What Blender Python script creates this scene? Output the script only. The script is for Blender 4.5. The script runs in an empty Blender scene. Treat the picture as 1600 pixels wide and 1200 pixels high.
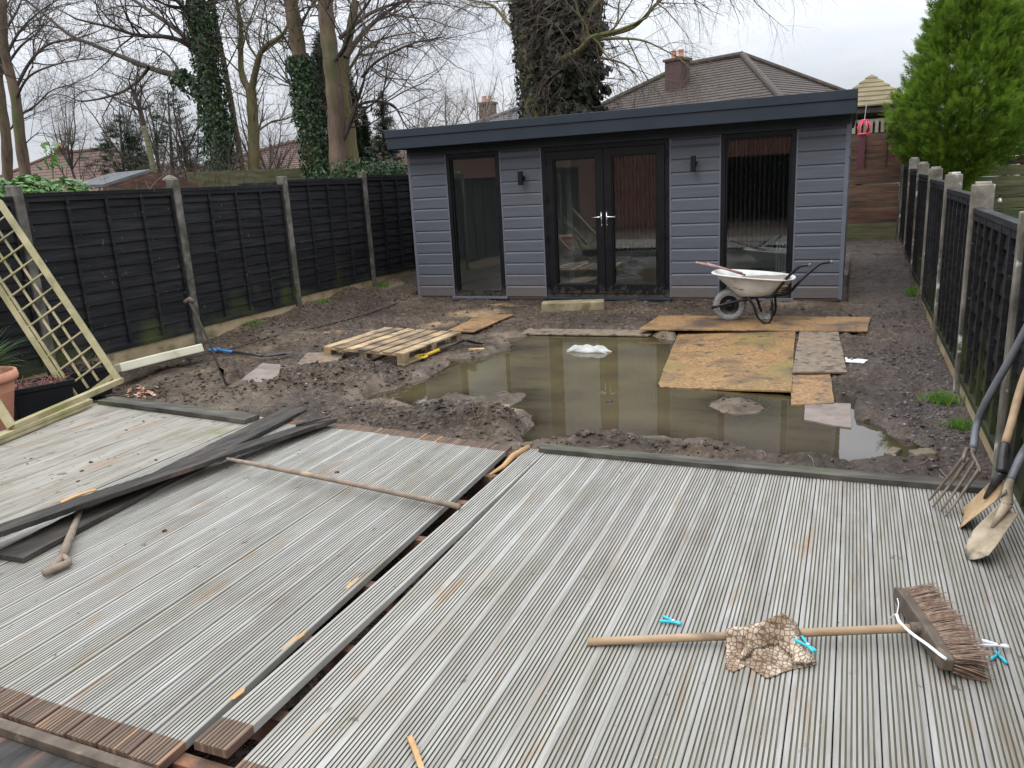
import bpy, math, random
import numpy as np
from mathutils import Vector, Matrix
SC = bpy.context.scene
# ---------------------------------------------------------------- camera
F = 1222.0; CH = 1.63
def _n(v): return v/np.linalg.norm(v)
AY = _n(np.array([537., 342., -F])); AX = np.array([2880., -156., F]); AX = _n(AX-AX.dot(AY)*AY); AZ = np.cross(AX, AY)
CM = np.array([AX, AY, AZ])
cam = bpy.data.cameras.new('camera'); camo = bpy.data.objects.new('camera', cam); SC.collection.objects.link(camo)
cam.sensor_width = 36; cam.lens = 36*F/1600; cam.clip_start = .05; cam.clip_end = 900
mw = Matrix([list(CM[i])+[0] for i in range(3)]+[[0,0,0,1]]); mw.translation = Vector((0, 0, CH)); camo.matrix_world = mw
SC.camera = camo
# ---------------------------------------------------------------- world, sun, exposure
SC.view_settings.view_transform = 'Standard'; SC.view_settings.look = 'None'; SC.view_settings.exposure = 0.42; SC.view_settings.gamma = 1
W = bpy.data.worlds.new('World'); SC.world = W; W.use_nodes = True
SUN_EL, SUN_AZ = math.radians(48), math.radians(200)
def setup_world():
    nt = W.node_tree; N = nt.nodes; L = nt.links; N.clear()
    out = N.new('ShaderNodeOutputWorld'); bg = N.new('ShaderNodeBackground'); bg.inputs[1].default_value = 1
    tc = N.new('ShaderNodeTexCoord'); sky = N.new('ShaderNodeTexSky'); sky.sky_type = 'NISHITA'; sky.sun_disc = False
    sky.sun_elevation = SUN_EL; sky.sun_rotation = SUN_AZ; sky.air_density = 1.5; sky.dust_density = 3
    sk = N.new('ShaderNodeMix'); sk.data_type = 'RGBA'; sk.blend_type = 'MULTIPLY'; sk.inputs[0].default_value = 1
    L.new(sky.outputs[0], sk.inputs[6]); sk.inputs[7].default_value = (.1, .1, .1, 1)
    mp = N.new('ShaderNodeMapping'); mp.inputs['Scale'].default_value = (1, 1, 3.2); L.new(tc.outputs['Generated'], mp.inputs[0])
    no = N.new('ShaderNodeTexNoise'); no.inputs['Scale'].default_value = 2.6; no.inputs['Detail'].default_value = 6; no.inputs['Roughness'].default_value = .55
    L.new(mp.outputs[0], no.inputs[0])
    cr = N.new('ShaderNodeValToRGB'); L.new(no.outputs[0], cr.inputs[0])
    cr.color_ramp.elements[0].position = .3; cr.color_ramp.elements[0].color = (.54, .575, .64, 1)
    cr.color_ramp.elements[1].position = .68; cr.color_ramp.elements[1].color = (.80, .825, .87, 1)
    sp = N.new('ShaderNodeSeparateXYZ'); L.new(tc.outputs['Generated'], sp.inputs[0])
    mx = N.new('ShaderNodeMath'); mx.operation = 'MAXIMUM'; L.new(sp.outputs[2], mx.inputs[0]); mx.inputs[1].default_value = 0
    ma = N.new('ShaderNodeMath'); ma.operation = 'MULTIPLY_ADD'; L.new(mx.outputs[0], ma.inputs[0]); ma.inputs[1].default_value = 2.9; ma.inputs[2].default_value = .66
    cm = N.new('ShaderNodeMix'); cm.data_type = 'RGBA'; cm.blend_type = 'MULTIPLY'; cm.inputs[0].default_value = 1
    L.new(cr.outputs[0], cm.inputs[6]); L.new(ma.outputs[0], cm.inputs[7])
    fm = N.new('ShaderNodeMix'); fm.data_type = 'RGBA'; fm.inputs[0].default_value = .93
    L.new(sk.outputs[2], fm.inputs[6]); L.new(cm.outputs[2], fm.inputs[7])
    L.new(fm.outputs[2], bg.inputs[0]); L.new(bg.outputs[0], out.inputs[0])
setup_world()
sl = bpy.data.lights.new('sun', 'SUN'); sl.energy = .7; sl.angle = math.radians(25); sl.color = (1, .97, .92)
so = bpy.data.objects.new('sun', sl); SC.collection.objects.link(so)
so.rotation_euler = (math.radians(42), 0, math.radians(-20))
try:
    SC.cycles.max_bounces = 10; SC.cycles.diffuse_bounces = 7; SC.cycles.transparent_max_bounces = 12
except Exception: pass
# ---------------------------------------------------------------- helpers
rnd = random.Random(7); rs = np.random.RandomState(11)
def ray(px, py): return CM @ np.array([px-800., 600.-py, -F])
def G(px, py, z=0.):
    d = ray(px, py); return d*((z-CH)/d[2])+np.array([0, 0, CH])
def PY(px, py, y):
    d = ray(px, py); return d*(y/d[1])+np.array([0, 0, CH])
def PX(px, py, x):
    d = ray(px, py); return d*(x/d[0])+np.array([0, 0, CH])
def V3(*a): return np.array(a, float)
def lerp(a, b, t): return a+(b-a)*t
class MB:
    def __init__(s): s.v = []; s.f = []; s.m = []; s.n = 0
    def add(s, vs, fs, mi=0):
        b = s.n; s.v.append(np.asarray(vs, float).reshape(-1, 3)); s.n += len(vs)
        for q in fs: s.f.append([b+i for i in q]); s.m.append(mi)
    def box(s, x0, x1, y0, y1, z0, z1, mi=0):
        vs = [(x, y, z) for x in (x0, x1) for y in (y0, y1) for z in (z0, z1)]
        s.add(vs, [(0, 1, 3, 2), (4, 6, 7, 5), (0, 4, 5, 1), (2, 3, 7, 6), (0, 2, 6, 4), (1, 5, 7, 3)], mi)
    def frame_box(s, o, ax, ay, az, mi=0):
        o, ax, ay, az = map(np.asarray, (o, ax, ay, az))
        vs = [o+i*ax+j*ay+k*az for i in (0, 1) for j in (0, 1) for k in (0, 1)]
        s.add(vs, [(0, 1, 3, 2), (4, 6, 7, 5), (0, 4, 5, 1), (2, 3, 7, 6), (0, 2, 6, 4), (1, 5, 7, 3)], mi)
    def beam(s, a, b, w, h, up=(0, 0, 1), mi=0):
        a, b, up = V3(*a), V3(*b), V3(*up); d = _n(b-a); sd = np.cross(d, up)
        if np.linalg.norm(sd) < 1e-6: sd = V3(1, 0, 0)
        sd = _n(sd); u = np.cross(sd, d)
        s.frame_box(a-sd*w/2-u*h/2, sd*w, b-a, u*h, mi)
    def tube(s, pts, rad, n=8, cap=True, mi=0, squash=1.0):
        P = np.asarray(pts, float); k = len(P)
        if np.isscalar(rad): rad = [rad]*k
        T = np.zeros_like(P); T[1:-1] = P[2:]-P[:-2]; T[0] = P[1]-P[0]; T[-1] = P[-1]-P[-2]
        T /= (np.linalg.norm(T, axis=1)[:, None]+1e-12)
        u = np.cross(T[0], (0, 0, 1.)); 
        if np.linalg.norm(u) < 1e-3: u = np.cross(T[0], (1., 0, 0))
        u = _n(u); ang = np.arange(n)*2*math.pi/n; vs = []
        for i in range(k):
            u = u-T[i]*u.dot(T[i]); u = _n(u); w = np.cross(T[i], u)
            vs.append(P[i]+rad[i]*(np.cos(ang)[:, None]*u+np.sin(ang)[:, None]*w*squash))
        fs = []
        for i in range(k-1):
            for j in range(n):
                j2 = (j+1) % n; fs.append((i*n+j, i*n+j2, (i+1)*n+j2, (i+1)*n+j))
        if cap: fs.append(tuple(range(n))[::-1]); fs.append(tuple((k-1)*n+j for j in range(n)))
        s.add(np.concatenate(vs), fs, mi)
    def lathe(s, prof, c=(0, 0, 0), n=32, mi=0, axis=2, cap=False):
        c = V3(*c); vs = []; k = len(prof)
        for r, z in prof:
            for j in range(n):
                a = 2*math.pi*j/n; p = [r*math.cos(a), r*math.sin(a), z]
                if axis == 1: p = [p[0], p[2], p[1]]
                if axis == 0: p = [p[2], p[0], p[1]]
                vs.append(c+p)
        fs = [(i*n+j, i*n+(j+1) % n, (i+1)*n+(j+1) % n, (i+1)*n+j) for i in range(k-1) for j in range(n)]
        if cap: fs.append(tuple(range(n))); fs.append(tuple((k-1)*n+j for j in range(n)))
        s.add(vs, fs, mi)
    def extrude(s, prof, o, ua, va, ext, mi=0, mis=None, cap=True):
        """closed profile [(a,b)] in axes ua,va at o swept along ext"""
        o, ua, va, ext = map(lambda q: np.asarray(q, float), (o, ua, va, ext)); n = len(prof)
        vs = [o+a*ua+b*va for a, b in prof]; vs += [p+ext for p in vs]
        b0 = s.n; s.v.append(np.array(vs)); s.n += 2*n
        for i in range(n):
            j = (i+1) % n; s.f.append([b0+i, b0+j, b0+n+j, b0+n+i]); s.m.append(mis[i] if mis else mi)
        if cap: s.f.append([b0+i for i in range(n)][::-1]); s.f.append([b0+n+i for i in range(n)]); s.m += [mi, mi]
    def poly(s, pts, h, mi=0):
        """slab: 3D corner list (top) with thickness h downward"""
        P = [V3(*p) for p in pts]; n = len(P); vs = P+[p-V3(0, 0, h) for p in P]
        fs = [tuple(range(n)), tuple(range(2*n-1, n-1, -1))]+[(i, i+n, (i+1) % n+n, (i+1) % n) for i in range(n)]
        s.add(vs, fs, mi)
    def build(s, name, mats, parent=None, smooth=False, bevel=0, loc=None, bseg=2, fix=True):
        me = bpy.data.meshes.new(name); v = np.concatenate(s.v) if s.v else np.zeros((0, 3))
        if parent is not None:
            o = parent; off = np.zeros(3)
            while o is not None: off += np.array(o.location); o = o.parent
            v = v-off
        elif loc is not None: v = v-np.asarray(loc, float)
        me.from_pydata(v.tolist(), [], s.f)
        if not isinstance(mats, (list, tuple)): mats = [mats]
        for m in mats: me.materials.append(m)
        me.polygons.foreach_set('material_index', s.m)
        if smooth is True: me.polygons.foreach_set('use_smooth', [True]*len(s.f))
        if fix and len(s.f) < 60000:
            import bmesh
            bm = bmesh.new(); bm.from_mesh(me); bmesh.ops.recalc_face_normals(bm, faces=bm.faces); bm.to_mesh(me); bm.free()
        me.update()
        ob = bpy.data.objects.new(name, me); SC.collection.objects.link(ob)
        if parent is not None: ob.parent = parent
        elif loc is not None: ob.location = loc
        if bevel:
            md = ob.modifiers.new('bevel', 'BEVEL'); md.width = bevel; md.segments = bseg; md.limit_method = 'ANGLE'; md.angle_limit = math.radians(40)
        return ob
def tag(o, label, cat, group=None, kind=None):
    if label: o['label'] = label
    if cat: o['category'] = cat
    if group: o['group'] = group
    if kind: o['kind'] = kind
    return o
def thing(name, label, cat, loc=(0, 0, 0), group=None, kind=None):
    o = bpy.data.objects.new(name, None); SC.collection.objects.link(o); o.location = [float(a) for a in loc]; o.empty_display_size = .1
    return tag(o, label, cat, group, kind)
def dup(o, loc, rz=0, label=None):
    def cp(a, par):
        c = a.copy(); SC.collection.objects.link(c); c.parent = par
        for ch in a.children: cp(ch, c)
        return c
    r = cp(o, None); r.location = loc; r.rotation_euler = (0, 0, rz)
    if label: r['label'] = label
    return r
def curve(pts, k=6):
    P = [V3(*p) for p in pts]; out = []
    for i in range(len(P)-1):
        p0 = P[max(i-1, 0)]; p1 = P[i]; p2 = P[i+1]; p3 = P[min(i+2, len(P)-1)]
        for j in range(k):
            t = j/k; out.append(.5*((2*p1)+(-p0+p2)*t+(2*p0-5*p1+4*p2-p3)*t*t+(-p0+3*p1-3*p2+p3)*t**3))
    out.append(P[-1]); return out
class TwigBatch(MB):
    """many thin tapering twigs, built in one vectorised pass"""
    def __init__(s): super().__init__(); s.q = {}
    def tube(s, pts, rad, n=3, cap=False, mi=0, squash=1.):
        s.q.setdefault((len(pts), n), []).append((pts, rad))
    def build(s, *a, **k):
        for (m, n), L in s.q.items():
            P = np.array([q[0] for q in L], float); R = np.array([q[1] for q in L], float); T = np.zeros_like(P); T[:, 1:-1] = P[:, 2:]-P[:, :-2]; T[:, 0] = P[:, 1]-P[:, 0]; T[:, -1] = P[:, -1]-P[:, -2]
            T /= np.linalg.norm(T, axis=2)[..., None]+1e-9; ref = T[:, :1]*[1, -1, 0]; ref = ref[..., [1, 0, 2]]+[.01, .02, .3]; U = np.cross(T, ref); U /= np.linalg.norm(U, axis=2)[..., None]+1e-9; Wv = np.cross(T, U); a_ = np.arange(n)*2*math.pi/n
            V = P[:, :, None]+R[:, :, None, None]*(U[:, :, None]*np.cos(a_)[:, None]+Wv[:, :, None]*np.sin(a_)[:, None]); nb = len(L); i = np.arange(m-1)[:, None]; j = np.arange(n)[None]; j2 = (j+1) % n
            F_ = np.stack([i*n+j, i*n+j2, (i+1)*n+j2, (i+1)*n+j], -1).reshape(-1, 4); F_ = (F_[None]+(np.arange(nb)*m*n)[:, None, None]).reshape(-1, 4); s.add(V.reshape(-1, 3), F_.tolist())
        s.q = {}; return super().build(*a, **k)
# value noise
_perm = np.random.RandomState(3).rand(256, 256)
def vnoise(x, y):
    xi = np.floor(x).astype(int); yi = np.floor(y).astype(int); fx = x-xi; fy = y-yi
    fx = fx*fx*(3-2*fx); fy = fy*fy*(3-2*fy); g = lambda a, b: _perm[a & 255, b & 255]
    return (g(xi, yi)*(1-fx)+g(xi+1, yi)*fx)*(1-fy)+(g(xi, yi+1)*(1-fx)+g(xi+1, yi+1)*fx)*fy
def fbm(x, y, sc, o=4, p=.5):
    r = 0; a = 1; t = 0
    for i in range(o): r = r+a*vnoise(x*sc+17.3*i, y*sc+9.1*i); t += a; a *= p; sc *= 2.03
    return r/t-.5
# ---------------------------------------------------------------- materials
def mat(name, cols, sc=6, st=(1, 1, 1), rough=.6, r2=None, bump=.15, bsc=40, bst=None, metal=0, spec=.35, spots=None, det=8, pos=None, coord='Object', bdist=.01, attr=None, arange=(.72, 1.22)):
    """cols: list of linear rgb across a noise ramp. spots: list of (rgb, scale, lo, hi). attr: name of float attribute that shifts brightness"""
    m = bpy.data.materials.new(name); m.use_nodes = True; nt = m.node_tree; N = nt.nodes; L = nt.links
    b = N['Principled BSDF']; tc = N.new('ShaderNodeTexCoord')
    def noise(scale, stretch, detail=8, rg=.6, off=0):
        mp = N.new('ShaderNodeMapping'); mp.inputs['Scale'].default_value = stretch; mp.inputs['Location'].default_value = (off, off*1.7, off*.6); L.new(tc.outputs[coord], mp.inputs[0])
        n = N.new('ShaderNodeTexNoise'); n.inputs['Scale'].default_value = scale; n.inputs['Detail'].default_value = detail; n.inputs['Roughness'].default_value = rg
        L.new(mp.outputs[0], n.inputs[0]); return n
    n1 = noise(sc, st, det); cr = N.new('ShaderNodeValToRGB'); L.new(n1.outputs[0], cr.inputs[0]); R = cr.color_ramp
    k = len(cols)
    pos = pos or [.32+.36*i/max(1, k-1) for i in range(k)]
    while len(R.elements) < k: R.elements.new(.5)
    for i in range(k): R.elements[i].position = pos[i]; R.elements[i].color = (*cols[i], 1)
    col = cr.outputs[0]
    for i, (c, s_, lo, hi, *rest) in enumerate(spots or []):
        stx = rest[0] if rest else st
        ns = noise(s_, stx, 5, .55, 3.1*(i+1)); rr = N.new('ShaderNodeMapRange'); rr.inputs[1].default_value = lo; rr.inputs[2].default_value = hi; L.new(ns.outputs[0], rr.inputs[0])
        mx = N.new('ShaderNodeMix'); mx.data_type = 'RGBA'; L.new(rr.outputs[0], mx.inputs[0]); L.new(col, mx.inputs[6]); mx.inputs[7].default_value = (*c, 1); col = mx.outputs[2]
    if attr:
        at = N.new('ShaderNodeAttribute'); at.attribute_name = attr; mr = N.new('ShaderNodeMapRange'); L.new(at.outputs['Fac'], mr.inputs[0]); mr.inputs[3].default_value = arange[0]; mr.inputs[4].default_value = arange[1]
        mx = N.new('ShaderNodeMix'); mx.data_type = 'RGBA'; mx.blend_type = 'MULTIPLY'; mx.inputs[0].default_value = 1; L.new(col, mx.inputs[6]); L.new(mr.outputs[0], mx.inputs[7]); col = mx.outputs[2]
    L.new(col, b.inputs['Base Color'])
    b.inputs['Metallic'].default_value = metal; b.inputs['Specular IOR Level'].default_value = spec
    if r2 is not None:
        rr = N.new('ShaderNodeMapRange'); nr = noise(sc*1.7, st, 5, .6, 8.8); L.new(nr.outputs[0], rr.inputs[0]); rr.inputs[1].default_value = .35; rr.inputs[2].default_value = .65; rr.inputs[3].default_value = rough; rr.inputs[4].default_value = r2; L.new(rr.outputs[0], b.inputs['Roughness'])
    else: b.inputs['Roughness'].default_value = rough
    if bump:
        nb = noise(bsc, bst or st, 6, .65, 1.3); bp = N.new('ShaderNodeBump'); bp.inputs['Strength'].default_value = bump; bp.inputs['Distance'].default_value = bdist; L.new(nb.outputs[0], bp.inputs['Height']); L.new(bp.outputs[0], b.inputs['Normal'])
    return m
def leafmat(name, c1, c2, sc=3, rough=.5, trans=.25):
    m = mat(name, [c1, c2], sc=sc, rough=rough, bump=0, coord='Object')
    nt = m.node_tree; b = nt.nodes['Principled BSDF']; t = nt.nodes.new('ShaderNodeBsdfTranslucent'); ms = nt.nodes.new('ShaderNodeMixShader'); ms.inputs[0].default_value = trans
    src = b.inputs['Base Color'].links[0].from_socket; nt.links.new(src, t.inputs[0]); out = nt.nodes['Material Output']
    nt.links.new(b.outputs[0], ms.inputs[1]); nt.links.new(t.outputs[0], ms.inputs[2]); nt.links.new(ms.outputs[0], out.inputs[0]); return m
MAT = {}
MAT['clad'] = mat('grey_blue_cladding', [(.070, .075, .092), (.095, .100, .119)], sc=3, st=(.6, 1, 14), rough=.42, r2=.55, bump=.3, bsc=14, bst=(1, 1, 22), bdist=.004, spots=[((.10, .085, .08), 2.2, .6, .8, (1, 1, 1))])
MAT['cladtrim'] = mat('grey_trim', [(.10, .105, .13), (.125, .13, .155)], sc=3, rough=.45, bump=.05)
MAT['fascia'] = mat('anthracite_fascia', [(.014, .021, .030), (.020, .028, .038)], sc=2, rough=.38, r2=.5, bump=.03, bsc=8)
MAT['blackframe'] = mat('black_upvc', [(.004, .004, .005), (.006, .006, .007)], sc=5, spec=.25, rough=.35, r2=.5, bump=.05, bsc=90, bdist=.002)
MAT['chrome'] = mat('chrome', [(.8, .8, .8), (.7, .7, .7)], rough=.18, metal=1, bump=0)
MAT['white'] = mat('white_paint', [(.62, .63, .63), (.7, .7, .7)], rough=.5, bump=.02)
MAT['inwall'] = mat('interior_wall_paint', [(.80, .84, .82), (.84, .87, .85)], sc=2, rough=.8, bump=.02)
MAT['infloor'] = mat('laminate_floor', [(.36, .37, .35), (.45, .45, .43)], sc=5, st=(.4, 4, 1), rough=.35, bump=.02)
MAT['slat'] = mat('oak_slat', [(.26, .25, .22), (.34, .32, .28)], sc=9, st=(1, 1, .15), rough=.6, bump=.05)
MAT['felt'] = mat('black_felt', [(.004, .004, .004), (.006, .006, .006)], rough=.95, bump=.1)
MAT['fence'] = mat('black_fence_stain', [(.005, .005, .006), (.012, .012, .013), (.022, .022, .024)], sc=4, spec=.22, st=(1, .35, 6), rough=.6, r2=.85, bump=.6, bsc=22, bst=(1, .3, 7), bdist=.006, attr='bv', spots=[((.12, .12, .11), 11, .68, .72, (1, 3, 1.4))])
def fence_green(m):
    # algae where the foot of the panels stays damp
    nt = m.node_tree; N = nt.nodes; L = nt.links; b = N['Principled BSDF']; src = b.inputs['Base Color'].links[0].from_socket
    tc = N.new('ShaderNodeNewGeometry'); sp = N.new('ShaderNodeSeparateXYZ'); L.new(tc.outputs['Position'], sp.inputs[0])
    mr = N.new('ShaderNodeMapRange'); L.new(sp.outputs[2], mr.inputs[0]); mr.inputs[1].default_value = .75; mr.inputs[2].default_value = .05; mr.inputs[3].default_value = 0; mr.inputs[4].default_value = .34
    no = N.new('ShaderNodeTexNoise'); no.inputs['Scale'].default_value = 2.2; no.inputs['Detail'].default_value = 7; L.new(tc.outputs['Position'], no.inputs[0])
    ad = N.new('ShaderNodeMath'); ad.operation = 'ADD'; L.new(no.outputs[0], ad.inputs[0]); L.new(mr.outputs[0], ad.inputs[1])
    m2 = N.new('ShaderNodeMapRange'); L.new(ad.outputs[0], m2.inputs[0]); m2.inputs[1].default_value = .68; m2.inputs[2].default_value = .95; m2.inputs[4].default_value = .8
    mx = N.new('ShaderNodeMix'); mx.data_type = 'RGBA'; L.new(m2.outputs[0], mx.inputs[0]); L.new(src, mx.inputs[6]); mx.inputs[7].default_value = (.05, .06, .016, 1); L.new(mx.outputs[2], b.inputs['Base Color'])
fence_green(MAT['fence'])
MAT['concrete'] = mat('mossy_concrete_post', [(.05, .047, .038), (.11, .10, .085), (.19, .175, .15)], sc=7, rough=.85, bump=.5, bsc=45, spots=[((.045, .05, .02), 4, .5, .68)])
MAT['concpale'] = mat('pale_painted_concrete', [(.06, .054, .042), (.14, .125, .10), (.23, .21, .175)], sc=6, rough=.85, bump=.5, bsc=40, spots=[((.55, .55, .53), 7, .60, .68), ((.06, .055, .045), 6, .62, .75)])
MAT['gravelb'] = mat('sandstone_gravel_board', [(.19, .14, .075), (.33, .255, .15), (.38, .31, .2)], sc=5, st=(1, .6, 1), rough=.85, bump=.4, bsc=40, spots=[((.09, .095, .04), 3, .56, .72), ((.09, .07, .045), 8, .62, .75)])
def low_dirt(m, col, z0, z1, amt):
    nt = m.node_tree; N = nt.nodes; L = nt.links; b = N['Principled BSDF']; src = b.inputs['Base Color'].links[0].from_socket; g = N.new('ShaderNodeNewGeometry'); sp = N.new('ShaderNodeSeparateXYZ'); L.new(g.outputs['Position'], sp.inputs[0])
    mr = N.new('ShaderNodeMapRange'); L.new(sp.outputs[2], mr.inputs[0]); mr.inputs[1].default_value = z1; mr.inputs[2].default_value = z0; mr.inputs[4].default_value = .45; no = N.new('ShaderNodeTexNoise'); no.inputs['Scale'].default_value = 14; no.inputs['Detail'].default_value = 8; no.inputs['Roughness'].default_value = .7; L.new(g.outputs['Position'], no.inputs[0])
    ad = N.new('ShaderNodeMath'); ad.operation = 'ADD'; L.new(no.outputs[0], ad.inputs[0]); L.new(mr.outputs[0], ad.inputs[1]); m2 = N.new('ShaderNodeMapRange'); L.new(ad.outputs[0], m2.inputs[0]); m2.inputs[1].default_value = .70; m2.inputs[2].default_value = .95; m2.inputs[4].default_value = amt
    mx = N.new('ShaderNodeMix'); mx.data_type = 'RGBA'; L.new(m2.outputs[0], mx.inputs[0]); L.new(src, mx.inputs[6]); mx.inputs[7].default_value = (*col, 1); L.new(mx.outputs[2], b.inputs['Base Color'])
low_dirt(MAT['clad'], (.13, .10, .075), .0, .6, .75); low_dirt(MAT['blackframe'], (.11, .09, .07), -.02, .3, .6)
def deckmat(name, main, groove):
    m = mat(name, main, sc=5, st=(8, .55, 1), rough=.5, r2=.72, bump=.2, bsc=30, bst=(1, .1, 1), bdist=.002, attr='bv', arange=(.88, 1.08), spots=[((.26, .185, .12), 3.4, .61, .74, (5, .8, 1)), ((.19, .16, .12), 2.2, .56, .80, (1.6, .8, 1)), ((.17, .145, .11), 11, .69, .76, (1.5, .9, 1)), ((.19, .185, .12), 1.7, .54, .80, (1.5, .6, 1)), ((.13, .105, .08), 16, .69, .73, (1, .8, 1)), ((.40, .40, .385), 6, .64, .80, (4, .5, 1))])
    # unweathered brown ends where an edging board used to lie; attribute 'end' is 1 there
    nt = m.node_tree; N = nt.nodes; L = nt.links; b = N['Principled BSDF']; src = b.inputs['Base Color'].links[0].from_socket
    at = N.new('ShaderNodeAttribute'); at.attribute_name = 'end'
    tc = N.new('ShaderNodeTexCoord'); mp = N.new('ShaderNodeMapping'); mp.inputs['Scale'].default_value = (26, 1.2, 1); L.new(tc.outputs['Object'], mp.inputs[0])
    no = N.new('ShaderNodeTexNoise'); no.inputs['Scale'].default_value = 2.; no.inputs['Detail'].default_value = 5; L.new(mp.outputs[0], no.inputs[0]); cr = N.new('ShaderNodeValToRGB'); L.new(no.outputs[0], cr.inputs[0])
    for i, (p, c) in enumerate([(.3, (.06, .036, .026)), (.5, (.12, .075, .055)), (.60, (.2, .12, .075)), (.76, (.42, .20, .08))]):
        if i > 1: cr.color_ramp.elements.new(p)
        cr.color_ramp.elements[i].position = p; cr.color_ramp.elements[i].color = (*c, 1)
    mx = N.new('ShaderNodeMix'); mx.data_type = 'RGBA'; L.new(at.outputs['Fac'], mx.inputs[0]); L.new(src, mx.inputs[6]); L.new(cr.outputs[0], mx.inputs[7]); L.new(mx.outputs[2], b.inputs['Base Color'])
    return m
MAT['deck'] = deckmat('weathered_grooved_decking', [(.21, .198, .172), (.285, .274, .248), (.34, .332, .308)], None)
MAT['groove'] = mat('decking_groove_dirt', [(.062, .054, .034), (.108, .097, .062), (.165, .15, .112)], sc=7, st=(6, .5, 1), rough=.8, bump=.2)
MAT['decksmooth'] = mat('weathered_smooth_decking', [(.17, .15, .115), (.265, .245, .205), (.335, .32, .28)], sc=6, st=(10, .5, 1), rough=.42, r2=.62, bump=.35, bsc=50, bst=(1, .05, 1), bdist=.002, attr='bv', arange=(.9, 1.08), spots=[((.27, .19, .13), 2.6, .58, .72, (2.4, .6, 1)), ((.14, .12, .09), 3.2, .56, .72, (3, .5, 1)), ((.13, .11, .08), 18, .62, .70, (1, .8, 1)), ((.17, .17, .08), 1.6, .60, .75, (1, 1, 1))])
MAT['joist'] = mat('brown_treated_joist', [(.05, .03, .022), (.11, .065, .045), (.24, .11, .06)], sc=9, rough=.75, bump=.3, spots=[((.5, .26, .1), 6, .66, .7)])
MAT['cutwood'] = mat('fresh_split_wood', [(.36, .2, .08), (.5, .33, .16)], sc=30, st=(1, .1, 1), rough=.7, bump=.3)
MAT['greenwood'] = mat('pressure_treated_wood', [(.20, .18, .095), (.31, .27, .15), (.40, .34, .20)], sc=5, st=(1, 1, 1), rough=.7, bump=.25, bsc=30, spots=[((.2, .19, .06), 2.5, .52, .7), ((.23, .15, .08), 14, .68, .72)])
MAT['blackplank'] = mat('black_stained_plank', [(.012, .011, .010), (.036, .032, .028), (.068, .060, .051)], sc=6, spec=.25, st=(3, .5, 1), rough=.5, r2=.8, bump=.5, bsc=30, bst=(1, .3, 1), bdist=.004, spots=[((.12, .07, .05), 4, .60, .72), ((.06, .065, .025), 5, .64, .75)])
MAT['edgeplank'] = mat('weathered_edge_plank', [(.018, .017, .014), (.055, .05, .04), (.11, .10, .08)], sc=6, st=(.5, 3, 1), rough=.6, r2=.85, bump=.5, bsc=30, bst=(.3, 1, 1), bdist=.004, spots=[((.07, .075, .035), 4, .58, .72)])
MAT['osb'] = mat('wet_osb_board', [(.13, .075, .036), (.25, .145, .062), (.38, .22, .095)], sc=34, rough=.45, r2=.75, bump=.4, bsc=60, spots=[((.085, .06, .04), 2.1, .46, .66), ((.07, .052, .038), 9, .56, .68)])
MAT['osbalgae'] = mat('algae_stained_osb', [(.13, .075, .036), (.25, .145, .062), (.38, .22, .095)], sc=34, rough=.3, r2=.6, bump=.4, bsc=60, spots=[((.17, .145, .045), 1.3, .50, .72), ((.11, .075, .045), 2.1, .48, .66), ((.07, .052, .038), 9, .58, .68)])
MAT['osbmud'] = mat('muddy_osb_board', [(.11, .085, .065), (.18, .14, .10), (.25, .19, .12)], sc=14, rough=.35, r2=.75, bump=.5, bsc=50, spots=[((.055, .043, .035), 12, .55, .63), ((.34, .19, .09), 2.5, .58, .72)])
MAT['handlewood'] = mat('worn_handle_wood', [(.24, .16, .09), (.4, .28, .17)], sc=12, st=(.3, 1, 1), rough=.6, bump=.2, spots=[((.13, .1, .075), 7, .55, .7)])
MAT['muddywood'] = mat('muddy_handle', [(.14, .11, .085), (.26, .2, .15)], sc=14, rough=.7, bump=.4, spots=[((.36, .27, .17), 9, .58, .7)])
MAT['greyplastic'] = mat('grey_tube_plastic', [(.10, .105, .115), (.16, .165, .175)], sc=10, rough=.45, bump=.1, spots=[((.2, .17, .13), 7, .63, .75)])
MAT['mudsteel'] = mat('mud_caked_steel', [(.20, .16, .11), (.36, .29, .2), (.48, .4, .3)], sc=9, rough=.75, bump=.6, bsc=30, spots=[((.11, .1, .085), 5, .56, .64)])
MAT['tan'] = mat('clay_coated_steel', [(.36, .24, .13), (.52, .37, .21)], sc=7, rough=.75, bump=.5, bsc=30, spots=[((.12, .10, .07), 6, .52, .62)])
MAT['tine'] = mat('rusty_tine_steel', [(.12, .095, .075), (.24, .19, .15)], sc=20, rough=.55, metal=.3, bump=.3)
MAT['steel'] = mat('dark_wet_steel', [(.03, .03, .032), (.07, .065, .06)], sc=14, rough=.35, metal=.4, bump=.2)
MAT['terra'] = mat('terracotta', [(.52, .235, .15), (.62, .31, .2)], sc=5, rough=.75, bump=.1, spots=[((.42, .28, .22), 3, .6, .75)])
MAT['planter'] = mat('black_planter_plastic', [(.008, .009, .011), (.015, .016, .019)], sc=4, rough=.35, r2=.5, bump=.05)
MAT['cream'] = mat('cream_gutter_plastic', [(.50, .46, .33), (.6, .57, .44)], sc=3, rough=.45, bump=.05, spots=[((.35, .31, .2), 4, .6, .75)])
MAT['brick'] = None
MAT['blue'] = mat('blue_handle_plastic', [(.03, .13, .33), (.05, .2, .45)], rough=.4, bump=.05, spots=[((.1, .09, .07), 12, .62, .7)])
MAT['yellow'] = mat('yellow_plastic', [(.62, .40, .03), (.7, .48, .05)], rough=.4, bump=.05, spots=[((.25, .18, .07), 12, .66, .72)])
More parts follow.
